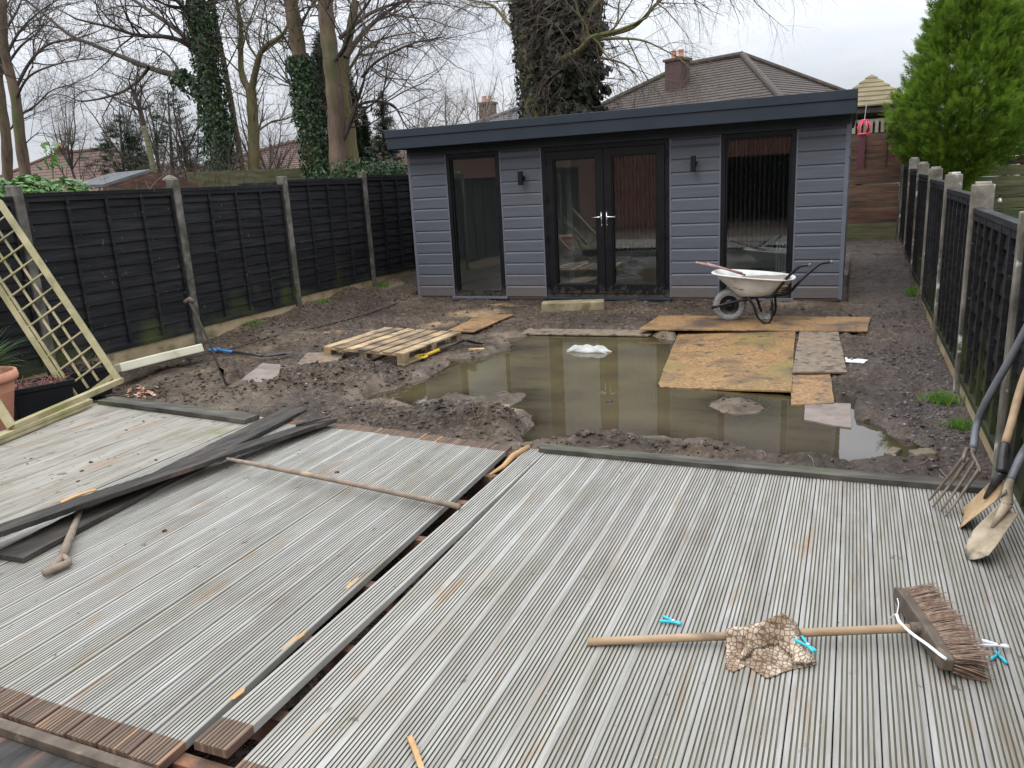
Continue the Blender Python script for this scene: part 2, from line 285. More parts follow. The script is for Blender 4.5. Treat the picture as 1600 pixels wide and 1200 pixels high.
MAT['pallet'] = mat('pallet_pine', [(.16, .11, .065), (.31, .22, .125), (.42, .31, .175)], sc=6, st=(1, 1, 1), rough=.7, bump=.3, attr='bv', spots=[((.10, .078, .058), 4, .48, .64)])
MAT['peg'] = mat('turquoise_peg', [(.03, .42, .52), (.05, .5, .6)], rough=.35, bump=0)
MAT['pegw'] = mat('white_peg', [(.7, .71, .72), (.78, .78, .78)], rough=.35, bump=0)
MAT['bristle'] = mat('brown_bristles', [(.10, .062, .04), (.2, .13, .09), (.28, .2, .14)], sc=40, rough=.7, bump=0)
MAT['broomwood'] = mat('dark_broom_wood', [(.065, .048, .036), (.13, .1, .075)], sc=16, rough=.7, bump=.3, spots=[((.2, .16, .12), 12, .6, .7)])
MAT['barrow'] = mat('dusty_galvanised_tray', [(.34, .34, .32), (.50, .50, .47), (.60, .60, .58)], sc=5, rough=.55, metal=0, bump=.15, spots=[((.32, .305, .27), 4, .64, .8)])
MAT['blackmetal'] = mat('black_painted_tube', [(.006, .006, .007), (.012, .012, .012)], rough=.3, bump=.03)
MAT['tyre'] = mat('muddy_grey_tyre', [(.16, .165, .16), (.30, .30, .29)], sc=30, rough=.85, bump=.5, bsc=60)
MAT['bag'] = mat('white_plastic_bag', [(.30, .30, .27), (.42, .42, .39)], sc=10, rough=.35, bump=.3, spots=[((.45, .42, .3), 8, .6, .7), ((.3, .33, .5), 11, .66, .7)])
MAT['bark'] = mat('brown_bark', [(.055, .038, .027), (.125, .085, .06), (.18, .125, .09)], sc=5, st=(1, 1, .25), rough=.9, bump=.6, bsc=22, bdist=.03, spots=[((.075, .085, .03), 2, .56, .72)])
MAT['barkdark'] = mat('dark_bark', [(.03, .024, .02), (.07, .055, .044)], sc=5, st=(1, 1, .25), rough=.9, bump=.4, bsc=22, bdist=.03)
MAT['barkmoss'] = mat('mossy_bark', [(.09, .08, .035), (.17, .14, .07), (.21, .16, .1)], sc=4, st=(1, 1, .3), rough=.9, bump=.5, bsc=22, bdist=.03, spots=[((.10, .12, .03), 3, .5, .65)])
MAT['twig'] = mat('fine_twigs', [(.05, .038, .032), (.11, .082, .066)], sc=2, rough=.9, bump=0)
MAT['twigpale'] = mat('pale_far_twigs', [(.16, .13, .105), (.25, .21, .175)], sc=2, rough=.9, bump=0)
MAT['ivy'] = leafmat('ivy_leaves', (.010, .026, .010), (.05, .095, .033), sc=11, rough=.4, trans=.15)
MAT['ivydark'] = leafmat('dark_ivy_leaves', (.010, .013, .007), (.03, .036, .016), sc=4, rough=.5, trans=.1)
MAT['conifer'] = leafmat('bright_conifer_sprays', (.038, .10, .010), (.26, .39, .045), sc=7, rough=.55, trans=.3)
MAT['firdark'] = leafmat('dark_conifer_sprays', (.012, .022, .012), (.03, .048, .024), sc=2, rough=.6, trans=.1)
MAT['laurel'] = leafmat('laurel_leaves', (.05, .13, .03), (.13, .25, .06), sc=8, rough=.35, trans=.25)
MAT['grass'] = leafmat('fresh_grass', (.07, .16, .025), (.16, .30, .05), sc=12, rough=.5, trans=.35)
MAT['purple'] = leafmat('purple_shrub_leaves', (.022, .010, .013), (.055, .025, .03), sc=5, rough=.6, trans=.1)
MAT['spiky'] = leafmat('strap_leaves', (.035, .085, .03), (.09, .17, .05), sc=6, rough=.4, trans=.2)
MAT['redleaf'] = leafmat('dried_red_stems', (.14, .035, .03), (.30, .16, .12), sc=20, rough=.7, trans=.1)
MAT['rooftile'] = mat('brown_roof_tiles', [(.038, .029, .024), (.076, .058, .047)], sc=5, rough=.75, bump=.2, bsc=20, spots=[((.13, .12, .10), 8, .64, .75)])
MAT['rooftile2'] = mat('red_roof_tiles', [(.075, .042, .034), (.13, .072, .058)], sc=5, rough=.8, bump=.2, bsc=20)
MAT['slate'] = mat('felt_roof', [(.06, .066, .07), (.11, .118, .122)], sc=3, rough=.7, bump=.2)
MAT['redpanel'] = mat('red_brown_fence_boards', [(.05, .03, .02), (.11, .058, .038), (.17, .105, .07)], sc=3, st=(.5, 1, 5), rough=.7, bump=.4, bsc=16, bst=(.4, 1, 8), attr='bv', spots=[((.12, .03, .026), 1.8, .54, .70, (1, 1, 4)), ((.15, .12, .045), 4, .6, .75)])
MAT['mossboard'] = mat('mossy_green_boards', [(.09, .085, .045), (.17, .16, .085), (.22, .2, .12)], sc=3, st=(.6, 1, 5), rough=.85, bump=.4, bsc=16, attr='bv', spots=[((.10, .12, .03), 4, .5, .68)])
MAT['greywood'] = mat('pale_grey_wood', [(.2, .175, .14), (.33, .29, .24)], sc=5, rough=.8, bump=.3, attr='bv')
MAT['shingle'] = mat('gazebo_roof_boards', [(.13, .105, .06), (.24, .2, .115)], sc=4, st=(.6, 1, 3), rough=.8, bump=.3)
MAT['pink'] = mat('pink_plastic', [(.8, .06, .13), (.85, .1, .18)], rough=.4, bump=0)
MAT['maroon'] = mat('maroon_painted_post', [(.07, .022, .028), (.1, .035, .04)], sc=4, rough=.5, bump=.1)
MAT['stone'] = mat('rough_stone', [(.10, .085, .055), (.20, .165, .11)], sc=9, rough=.85, bump=.5, spots=[((.12, .13, .05), 4, .55, .65)])
MAT['yellowstone'] = mat('yellow_sleeper', [(.12, .095, .055), (.22, .18, .10), (.30, .25, .15)], sc=6, rough=.75, bump=.4, spots=[((.11, .10, .04), 4, .58, .7)])
MAT['pinkslab'] = mat('pale_pink_slab', [(.17, .135, .115), (.25, .205, .18)], sc=5, rough=.55, r2=.8, bump=.3, spots=[((.1, .075, .06), 5, .58, .7)])
MAT['clod'] = mat('dark_soil_clods', [(.014, .009, .006), (.040, .027, .018), (.11, .08, .055)], sc=9, rough=.45, r2=.9, bump=.4, bsc=80)
MAT['chip'] = mat('slate_chips', [(.035, .027, .027), (.085, .068, .068), (.17, .145, .14)], sc=25, rough=.45, bump=.2)
MAT['leaf'] = mat('dead_leaves', [(.2, .1, .05), (.42, .25, .15), (.55, .36, .24)], sc=20, rough=.75, bump=.1)
def brickmat(name='red_brick', c1=(.22, .075, .05), c2=(.15, .05, .035), mortar=(.3, .27, .24), sc=1.0):
    m = bpy.data.materials.new(name); m.use_nodes = True; nt = m.node_tree; N = nt.nodes; L = nt.links; b = N['Principled BSDF']
    tc = N.new('ShaderNodeNewGeometry'); sp = N.new('ShaderNodeSeparateXYZ'); L.new(tc.outputs['Position'], sp.inputs[0]); ad = N.new('ShaderNodeMath'); L.new(sp.outputs[0], ad.inputs[0]); L.new(sp.outputs[1], ad.inputs[1])
    cb = N.new('ShaderNodeCombineXYZ'); L.new(ad.outputs[0], cb.inputs[0]); L.new(sp.outputs[2], cb.inputs[1])
    br = N.new('ShaderNodeTexBrick'); L.new(cb.outputs[0], br.inputs[0]); br.inputs['Color1'].default_value = (*c1, 1); br.inputs['Color2'].default_value = (*c2, 1); br.inputs['Mortar'].default_value = (*mortar, 1)
    br.inputs['Scale'].default_value = 1; br.inputs['Brick Width'].default_value = .225; br.inputs['Row Height'].default_value = .075; br.inputs['Mortar Size'].default_value = .006
    L.new(br.outputs[0], b.inputs['Base Color']); b.inputs['Roughness'].default_value = .85; return m
MAT['brick'] = brickmat()
def glassmat():
    m = bpy.data.materials.new('window_glass'); m.use_nodes = True; nt = m.node_tree; N = nt.nodes; L = nt.links; N.clear()
    out = N.new('ShaderNodeOutputMaterial'); t = N.new('ShaderNodeBsdfTransparent'); t.inputs[0].default_value = (.93, .95, .94, 1)
    g = N.new('ShaderNodeBsdfGlossy'); g.inputs['Roughness'].default_value = .005; g.inputs[0].default_value = (.95, .97, 1, 1)
    fr = N.new('ShaderNodeFresnel'); fr.inputs[0].default_value = 1.85; ms = N.new('ShaderNodeMixShader'); L.new(fr.outputs[0], ms.inputs[0]); L.new(t.outputs[0], ms.inputs[1]); L.new(g.outputs[0], ms.inputs[2]); L.new(ms.outputs[0], out.inputs[0]); return m
MAT['glass'] = glassmat()
def watermat():
    m = bpy.data.materials.new('murky_puddle_water'); m.use_nodes = True; nt = m.node_tree; N = nt.nodes; L = nt.links; N.clear()
    out = N.new('ShaderNodeOutputMaterial'); t = N.new('ShaderNodeBsdfTransparent'); t.inputs[0].default_value = (.93, .90, .74, 1)
    d = N.new('ShaderNodeBsdfDiffuse'); at = N.new('ShaderNodeAttribute'); at.attribute_name = 'depth'; gm = N.new('ShaderNodeNewGeometry')
    sp = N.new('ShaderNodeSeparateXYZ'); L.new(gm.outputs['Position'], sp.inputs[0])
    mr = N.new('ShaderNodeMapRange'); L.new(sp.outputs[0], mr.inputs[0]); mr.inputs[1].default_value = -3.4; mr.inputs[2].default_value = -.6
    mr2 = N.new('ShaderNodeMapRange'); L.new(sp.outputs[1], mr2.inputs[0]); mr2.inputs[1].default_value = 6.4; mr2.inputs[2].default_value = 4.6
    mu = N.new('ShaderNodeMath'); mu.operation = 'MULTIPLY'; L.new(mr.outputs[0], mu.inputs[0]); L.new(mr2.outputs[0], mu.inputs[1])
    no = N.new('ShaderNodeTexNoise'); no.inputs['Scale'].default_value = 1.6; no.inputs['Detail'].default_value = 6; L.new(gm.outputs['Position'], no.inputs[0])
    cr = N.new('ShaderNodeValToRGB'); L.new(no.outputs[0], cr.inputs[0]); cr.color_ramp.elements[0].position = .35; cr.color_ramp.elements[0].color = (.070, .054, .030, 1); cr.color_ramp.elements[1].position = .65; cr.color_ramp.elements[1].color = (.108, .090, .042, 1)
    mx = N.new('ShaderNodeMix'); mx.data_type = 'RGBA'; L.new(mu.outputs[0], mx.inputs[0]); L.new(cr.outputs[0], mx.inputs[6]); mx.inputs[7].default_value = (.085, .066, .045, 1); L.new(mx.outputs[2], d.inputs[0])
    m1 = N.new('ShaderNodeMixShader'); L.new(at.outputs['Fac'], m1.inputs[0]); L.new(t.outputs[0], m1.inputs[1]); L.new(d.outputs[0], m1.inputs[2])
    g = N.new('ShaderNodeBsdfGlossy'); g.inputs['Roughness'].default_value = .02
    nb = N.new('ShaderNodeTexNoise'); nb.inputs['Scale'].default_value = 5; nb.inputs['Detail'].default_value = 3; L.new(gm.outputs['Position'], nb.inputs[0]); bp = N.new('ShaderNodeBump'); bp.inputs['Strength'].default_value = .03; bp.inputs['Distance'].default_value = .02; L.new(nb.outputs[0], bp.inputs['Height'])
    L.new(bp.outputs[0], g.inputs['Normal'])
    fr = N.new('ShaderNodeFresnel'); fr.inputs[0].default_value = 1.85; L.new(bp.outputs[0], fr.inputs['Normal'])
    ms = N.new('ShaderNodeMixShader'); L.new(fr.outputs[0], ms.inputs[0]); L.new(m1.outputs[0], ms.inputs[1]); L.new(g.outputs[0], ms.inputs[2]); L.new(ms.outputs[0], out.inputs[0]); return m
MAT['water'] = watermat()
def groundmat():
    m = bpy.data.materials.new('churned_mud'); m.use_nodes = True; nt = m.node_tree; N = nt.nodes; L = nt.links; b = N['Principled BSDF']; gm = N.new('ShaderNodeNewGeometry')
    def noise(s, d=8, r=.6):
        n = N.new('ShaderNodeTexNoise'); n.inputs['Scale'].default_value = s; n.inputs['Detail'].default_value = d; n.inputs['Roughness'].default_value = r; L.new(gm.outputs['Position'], n.inputs[0]); return n
    def ramp(src, st):
        c = N.new('ShaderNodeValToRGB'); L.new(src, c.inputs[0])
        for i, (p, q) in enumerate(st):
            if i > 1: c.color_ramp.elements.new(p)
            c.color_ramp.elements[i].position = p; c.color_ramp.elements[i].color = (*q, 1)
        return c
    def mix(f, a, bb):
        x = N.new('ShaderNodeMix'); x.data_type = 'RGBA'; L.new(f, x.inputs[0]); L.new(a, x.inputs[6]); L.new(bb, x.inputs[7]); return x.outputs[2]
    def at(n): a = N.new('ShaderNodeAttribute'); a.attribute_name = n; return a.outputs['Fac']
    clod = ramp(noise(26, 9, .7).outputs[0], [(.3, (.014, .009, .005)), (.47, (.047, .031, .019)), (.6, (.12, .084, .055)), (.70, (.30, .23, .16))])
    slur = ramp(noise(5, 8, .65).outputs[0], [(.35, (.060, .042, .027)), (.5, (.118, .089, .063)), (.66, (.19, .152, .112))])
    sand = ramp(noise(9, 8, .65).outputs[0], [(.35, (.12, .085, .05)), (.55, (.25, .18, .105)), (.7, (.33, .25, .15))])
    slate = ramp(noise(40, 4, .7).outputs[0], [(.35, (.035, .026, .026)), (.5, (.075, .058, .054)), (.65, (.16, .13, .125))])
    far = ramp(noise(.6, 6, .6).outputs[0], [(.35, (.03, .05, .015)), (.65, (.07, .09, .03))])
    c = mix(at('smooth'), clod.outputs[0], slur.outputs[0]); c = mix(at('sand'), c, sand.outputs[0]); c = mix(at('slate'), c, slate.outputs[0]); c = mix(at('far'), c, far.outputs[0])
    big = ramp(noise(.9, 4, .6).outputs[0], [(.36, (.58, .56, .53)), (.5, (1., .97, .93)), (.64, (1.35, 1.28, 1.18))]); mm = N.new('ShaderNodeMix'); mm.data_type = 'RGBA'; mm.blend_type = 'MULTIPLY'; mm.inputs[0].default_value = 1; L.new(c, mm.inputs[6]); L.new(big.outputs[0], mm.inputs[7]); c = mm.outputs[2]
    L.new(c, b.inputs['Base Color'])
    rr = N.new('ShaderNodeMapRange'); L.new(noise(3.5, 6, .6).outputs[0], rr.inputs[0]); rr.inputs[1].default_value = .38; rr.inputs[2].default_value = .62; rr.inputs[3].default_value = .16; rr.inputs[4].default_value = .85; L.new(rr.outputs[0], b.inputs['Roughness'])
    nb = noise(45, 8, .75); bp = N.new('ShaderNodeBump'); bp.inputs['Strength'].default_value = 1.0; bp.inputs['Distance'].default_value = .028; L.new(nb.outputs[0], bp.inputs['Height']); L.new(bp.outputs[0], b.inputs['Normal'])
    return m
MAT['ground'] = groundmat()
# ---------------------------------------------------------------- ground
WZ = -.10
def poly_w(pts, z=WZ): return np.array([G(x, y, z)[:2] for x, y in pts])
SHORE = poly_w([(556, 633), (592, 614), (636, 600), (664, 591), (684, 581), (698, 574), (704, 562), (740, 561), (768, 553), (800, 545), (790, 529), (830, 524), (1010, 524), (1045, 530), (1100, 545), (1200, 545), (1232, 560), (1232, 600), (1290, 625), (1320, 655), (1345, 656), (1372, 664), (1395, 684), (1425, 690), (1446, 702), (1438, 716), (1390, 722), (1320, 727), (1290, 718), (1240, 719), (1190, 717), (1160, 705), (1110, 696), (1075, 694), (1040, 687), (990, 688), (915, 690), (880, 694), (820, 696), (812, 682), (836, 662), (828, 648), (790, 640), (806, 628), (818, 618), (776, 622), (745, 628), (716, 620), (690, 624), (668, 632), (648, 640), (630, 635), (600, 630), (574, 634)])
ISL = [poly_w([(1105, 632), (1130, 622), (1170, 624), (1196, 635), (1190, 646), (1150, 649), (1120, 643)])]
def sdist(x, y, P):
    """signed distance, positive inside"""
    n = len(P); d = np.full(x.shape, 1e9); ins = np.zeros(x.shape, bool)
    for i in range(n):
        a, b = P[i], P[(i+1) % n]; e = b-a; wx = x-a[0]; wy = y-a[1]; t = np.clip((wx*e[0]+wy*e[1])/(e@e), 0, 1)
        d = np.minimum(d, np.hypot(wx-t*e[0], wy-t*e[1]))
        c = (a[1] > y) != (b[1] > y); xx = a[0]+(y-a[1])/(e[1] if abs(e[1]) > 1e-9 else 1e-9)*e[0]; ins ^= c & (x < xx)
    return np.where(ins, d, -d)
def sstep(a, b, t): t = np.clip((t-a)/(b-a), 0, 1); return t*t*(3-2*t)
def blob(x, y, px, py, sx, sy, h, rot=0, z=-.05):
    c = G(px, py, z); dx = x-c[0]; dy = y-c[1]; ca, sa = math.cos(rot), math.sin(rot); u = (dx*ca+dy*sa)/sx; v = (-dx*sa+dy*ca)/sy
    return h*np.exp(-(u*u+v*v))
HEAPS = [(440, 602, .55, .24, .08), (520, 594, .42, .25, .11), (560, 578, .25, .2, .10), (600, 590, .3, .18, .08), (390, 600, .3, .2, .08), (350, 625, .4, .2, .05), (300, 600, .3, .2, .05),
         (640, 657, .32, .12, .06), (700, 655, .35, .13, .07), (750, 660, .3, .15, .075), (790, 660, .18, .10, .05), (590, 660, .3, .10, .05), (530, 645, .3, .10, .035),
         (930, 690, .25, .05, .05), (990, 692, .25, .05, .05), (1070, 704, .25, .04, .03), (1130, 712, .25, .04, .025),
         (620, 462, .5, .3, .06), (560, 478, .6, .3, .07), (500, 498, .6, .35, .06), (430, 520, .5, .3, .05)]
_fr = random.Random(77)
FEET = [(_fr.uniform(-.5, .5), _fr.uniform(5, 11), 1.57+_fr.gauss(0, .3)) for _ in range(26)]+[(_fr.uniform(-6.3, -4.), _fr.uniform(5.2, 9.8), 1.2+_fr.gauss(0, .6)) for _ in range(34)]+[(_fr.uniform(-4, 0), _fr.uniform(9.3, 10.2), _fr.gauss(0, .5)) for _ in range(16)]
def height(x, y):
    z = np.full(x.shape, -.045)
    z = z+.03*sstep(8.6, 10.2, y)
    z = z+fbm(x, y, .8, 3)*.05
    bank = np.clip(.032*(y-5.2), 0, .22)-.035
    z = z+sstep(-5.9, -7.0, x)*bank*sstep(4.2, 5.2, y)+sstep(-4.9, -6.1, x)*.05*sstep(6, 8, y)*sstep(10.4, 9.6, y)
    for px, py, sx, sy, h in HEAPS: z = z+blob(x, y, px, py, sx, sy, h)
    z = z+sstep(11, 16, y)*.30*sstep(-1.5, -.2, x)+sstep(10, 16, y)*.2*sstep(-.2, -1.5, x)
    z = z-.10*sstep(.35, .72, x)*sstep(10.5, 8, y)
    # rough clods
    near = sstep(12, 10, y)
    hp = np.clip(sum(blob(x, y, *h) for h in HEAPS)*12, 0, 1)
    rough = .5+1.2*sstep(-.01, .05, fbm(x+31, y+5, .9, 2))+1.6*hp
    z = z-.03*sstep(-1.4, -1.0, x)*sstep(4.9, 4.5, y)
    z = z+(fbm(x, y, 4, 4, .55)*.06+np.abs(fbm(x+9, y+3, 9, 4, .6))*.055*rough+fbm(x+2, y+7, 22, 2)*.02*rough)*near*sstep(4.0, 4.12, y)
    for fx, fy, fa in FEET:
        dx = x-fx; dy = y-fy; u = (dx*math.cos(fa)+dy*math.sin(fa))/.15; v = (-dx*math.sin(fa)+dy*math.cos(fa))/.058; q = u*u+v*v; z = z-.028*np.exp(-q*q)+.012*np.exp(-(q-1.8)**2*1.5)
    # puddle
    s = sdist(x, y, SHORE)+fbm(x, y, 5, 3)*.10+fbm(x, y, 20, 2)*.03
    for I in ISL: s = np.minimum(s, -(sdist(x, y, I)+fbm(x, y, 9, 3)*.12))
    wet = WZ-np.minimum(.10, np.maximum(s, 0)*.16)-.002
    edge = np.clip(-s, 0, 1)
    lim = WZ+.004+edge*.9
    land = np.maximum(np.minimum(z, lim+.0), WZ+.004+np.minimum(edge, .15)*.12)
    zz = np.where(s > 0, wet, land)
    isl = np.zeros(x.shape)
    for I in ISL: isl = np.maximum(isl, sdist(x, y, I))
    zz = np.where((isl > 0) & (s <= 0), WZ+.004+np.minimum(isl, .12)*.12+np.abs(fbm(x, y, 9, 3))*.03, zz)
    for P_, pl in LAID: zz = np.where(sdist(x, y, P_) > -.03, np.minimum(zz, pl[0]+pl[1]*x+pl[2]*y-.022), zz)
    # under the deck, patio
    ud = sstep(4.10, 4.02, y)
    zz = zz*(1-ud)+ud*(-.07+fbm(x, y, 9, 4)*.05)
    zz = np.where((y < 1.2), -.02+fbm(x, y, 3, 3)*.01, zz)
    # under the garden room keep low; raised gardens beyond
    inside = (x > -6.3) & (x < 0.0) & (y > 10.6) & (y < 14.3); zz = np.where(inside, -.1, zz)
    zz = np.where((y > 16.3), 1.2, zz)
    return zz
def axis(lo, hi, step, lo2, hi2):
    a = [lo]; s = step
    while a[-1] > lo2: s *= 1.25; a.append(a[-1]-s)
    b = [hi]; s = step
    while b[-1] < hi2: s *= 1.25; b.append(b[-1]+s)
    return np.array(a[::-1][:-1]+list(np.arange(lo, hi, step))+b)
def axis2():
    a = list(np.arange(3.95, 10.7, .025)); s = .025
    while a[-1] < 300: s = s*1.10 if a[-1] < 17 else s*1.3; a.append(a[-1]+min(s, 60))
    b = []; c = 3.95; s = .025
    while c > -200: s = min(s*1.12, .06) if c > .9 else s*1.35; c -= s; b.append(c)
    return np.array(b[::-1]+a)
LAID = []
def laid(quad, zs):
    """register a board: returns its corners on one plane and keeps the soil below it"""
    P = np.array([G(x, y, z) for (x, y), z in zip(quad, zs if isinstance(zs, (list, tuple)) else [zs]*len(quad))]); A = np.c_[np.ones(len(P)), P[:, :2]]; c = np.linalg.lstsq(A, P[:, 2], rcond=None)[0]; P[:, 2] = A@c; LAID.append((P[:, :2], c)); return P
BOARDS = dict(big=laid([(1062, 515), (1243, 517), (1236, 611), (1026, 604)], [-.078, -.026, -.062, -.0985]), strip=laid([(1030, 493), (1360, 495), (1355, 517), (998, 514)], -.018),
    mud=laid([(1249, 518), (1310, 518), (1324, 581), (1238, 581)], -.03), low=laid([(1237, 583), (1297, 582), (1303, 630), (1236, 632)], [-.055, -.05, -.085, -.09]), slab=laid([(1258, 629), (1329, 630), (1330, 668), (1300, 664), (1256, 655)], -.092),
    strip2=laid([(752, 491), (803, 491), (740, 518), (700, 516)], -.005), shore=laid([(826, 513), (1030, 516), (1012, 524), (812, 521)], -.078), grey=laid([(410, 567), (462, 572), (428, 600), (368, 600)], -.005), brown=laid([(480, 551), (540, 550), (530, 563), (462, 571)], -.01))
def make_ground():
    xs = axis(-7.6, 1.0, .025, -220, 220); ys = axis2(); Xg, Yg = np.meshgrid(xs, ys); Z = height(Xg, Yg); nx, ny = len(xs), len(ys)
    v = np.stack([Xg.ravel(), Yg.ravel(), Z.ravel()], 1)
    i = np.arange(ny-1)[:, None]*nx+np.arange(nx-1)[None, :]; q = np.stack([i, i+1, i+nx+1, i+nx], -1).reshape(-1, 4)
    me = bpy.data.meshes.new('ground'); me.vertices.add(len(v)); me.vertices.foreach_set('co', v.ravel()); me.loops.add(q.size); me.loops.foreach_set('vertex_index', q.ravel()); me.polygons.add(len(q)); me.polygons.foreach_set('loop_start', np.arange(len(q))*4); me.polygons.foreach_set('loop_total', np.full(len(q), 4))
    me.polygons.foreach_set('use_smooth', np.ones(len(q), bool)); me.update(); me.validate()
    def attr(n, a): A = me.attributes.new(n, 'FLOAT', 'POINT'); A.data.foreach_set('value', np.clip(a, 0, 1).ravel())
    s = sdist(Xg, Yg, SHORE); near = sstep(-.28, -.02, s+fbm(Xg, Yg, 3, 3)*.35)
    wander = sstep(.03, .12, fbm(Xg+5, Yg, .9, 4))*.8
    path = sstep(.5, .05, np.abs(Xg+4.3)+np.abs(Yg-8.6)*.3-.6)
    heap = sum(blob(Xg, Yg, *h) for h in HEAPS)
    attr('smooth', np.maximum(near, wander*(1-.85*sstep(-.6, 0, Xg)))*(1-sstep(.03, .09, heap))*sstep(4., 4.1, Yg))
    sand = np.zeros(Xg.shape)
    for px, py, sx, sy in [(745, 492, .45, .35), (690, 508, .3, .25), (520, 525, .12, .1), (310, 585, .16, .1), (600, 520, .3, .15), (910, 465, 1., .12), (790, 480, .4, .1)]: sand = np.maximum(sand, blob(Xg, Yg, px, py, sx, sy, 1.))
    c = G(785, 640, -.05); sand = np.maximum(sand, 1.1*np.exp(-((Xg-c[0])**2+(Yg-c[1])**2)/.035))
    attr('sand', sstep(.3, .7, sand+fbm(Xg, Yg, 6, 4)*.5))
    attr('slate', sstep(-.1, .35, Xg+fbm(Xg, Yg, 2, 3)*.9)*sstep(4.1, 4.3, Yg)*.6)
    attr('far', np.maximum(sstep(17, 20, Yg), np.maximum(sstep(-8, -9, Xg), sstep(1.2, 2.5, Xg))))
    me.materials.append(MAT['ground']); o = bpy.data.objects.new('ground', me); SC.collection.objects.link(o); tag(o, 'wet churned brown mud of the dug up garden', 'ground', kind='structure')
    # water
    m = 14; x0, y0 = SHORE.min(0)-.1; x1, y1 = SHORE.max(0)+.1; xs = np.arange(x0, x1, .02); ys = np.arange(max(4.09, y0), y1, .02); Xg, Yg = np.meshgrid(xs, ys); H = height(Xg, Yg); nx, ny = len(xs), len(ys)
    dep = np.clip(WZ-H, 0, 1); 
    for P_, pl in LAID: dep = np.where(sdist(Xg, Yg, P_) > 0, np.clip(WZ-(pl[0]+pl[1]*Xg+pl[2]*Yg), .0005, 1)*.15, dep)
    fac = 1-np.exp(-dep*34.)
    ok = (H < WZ+.03)
    mb = MB(); i = np.arange(ny-1)[:, None]*nx+np.arange(nx-1)[None, :]; q = np.stack([i, i+1, i+nx+1, i+nx], -1).reshape(-1, 4); keep = ok.ravel()[q].any(1)
    mb.add(np.stack([Xg.ravel(), Yg.ravel(), np.full(Xg.size, WZ)], 1), q[keep].tolist()); w = mb.build('puddle_water', MAT['water'], fix=False)
    A = w.data.attributes.new('depth', 'FLOAT', 'POINT'); A.data.foreach_set('value', fac.ravel()); tag(w, 'murky green brown puddle in front of the garden room', 'puddle', kind='structure')
make_ground()
def gz(x, y): return float(height(np.array([float(x)]), np.array([float(y)]))[0])
def smoothz(x, y, r=.12): 
    a = [(x+dx, y+dy) for dx in (-r, 0, r) for dy in (-r, 0, r)]; return float(np.mean(height(np.array([p[0] for p in a]), np.array([p[1] for p in a]))))
def Gs(px, py, lift=0.):
    """point on the soil seen at a pixel"""
    z = -.05
    for _ in range(6): p = G(px, py, z); z = max(smoothz(p[0], p[1]), WZ)+lift
    return G(px, py, z)
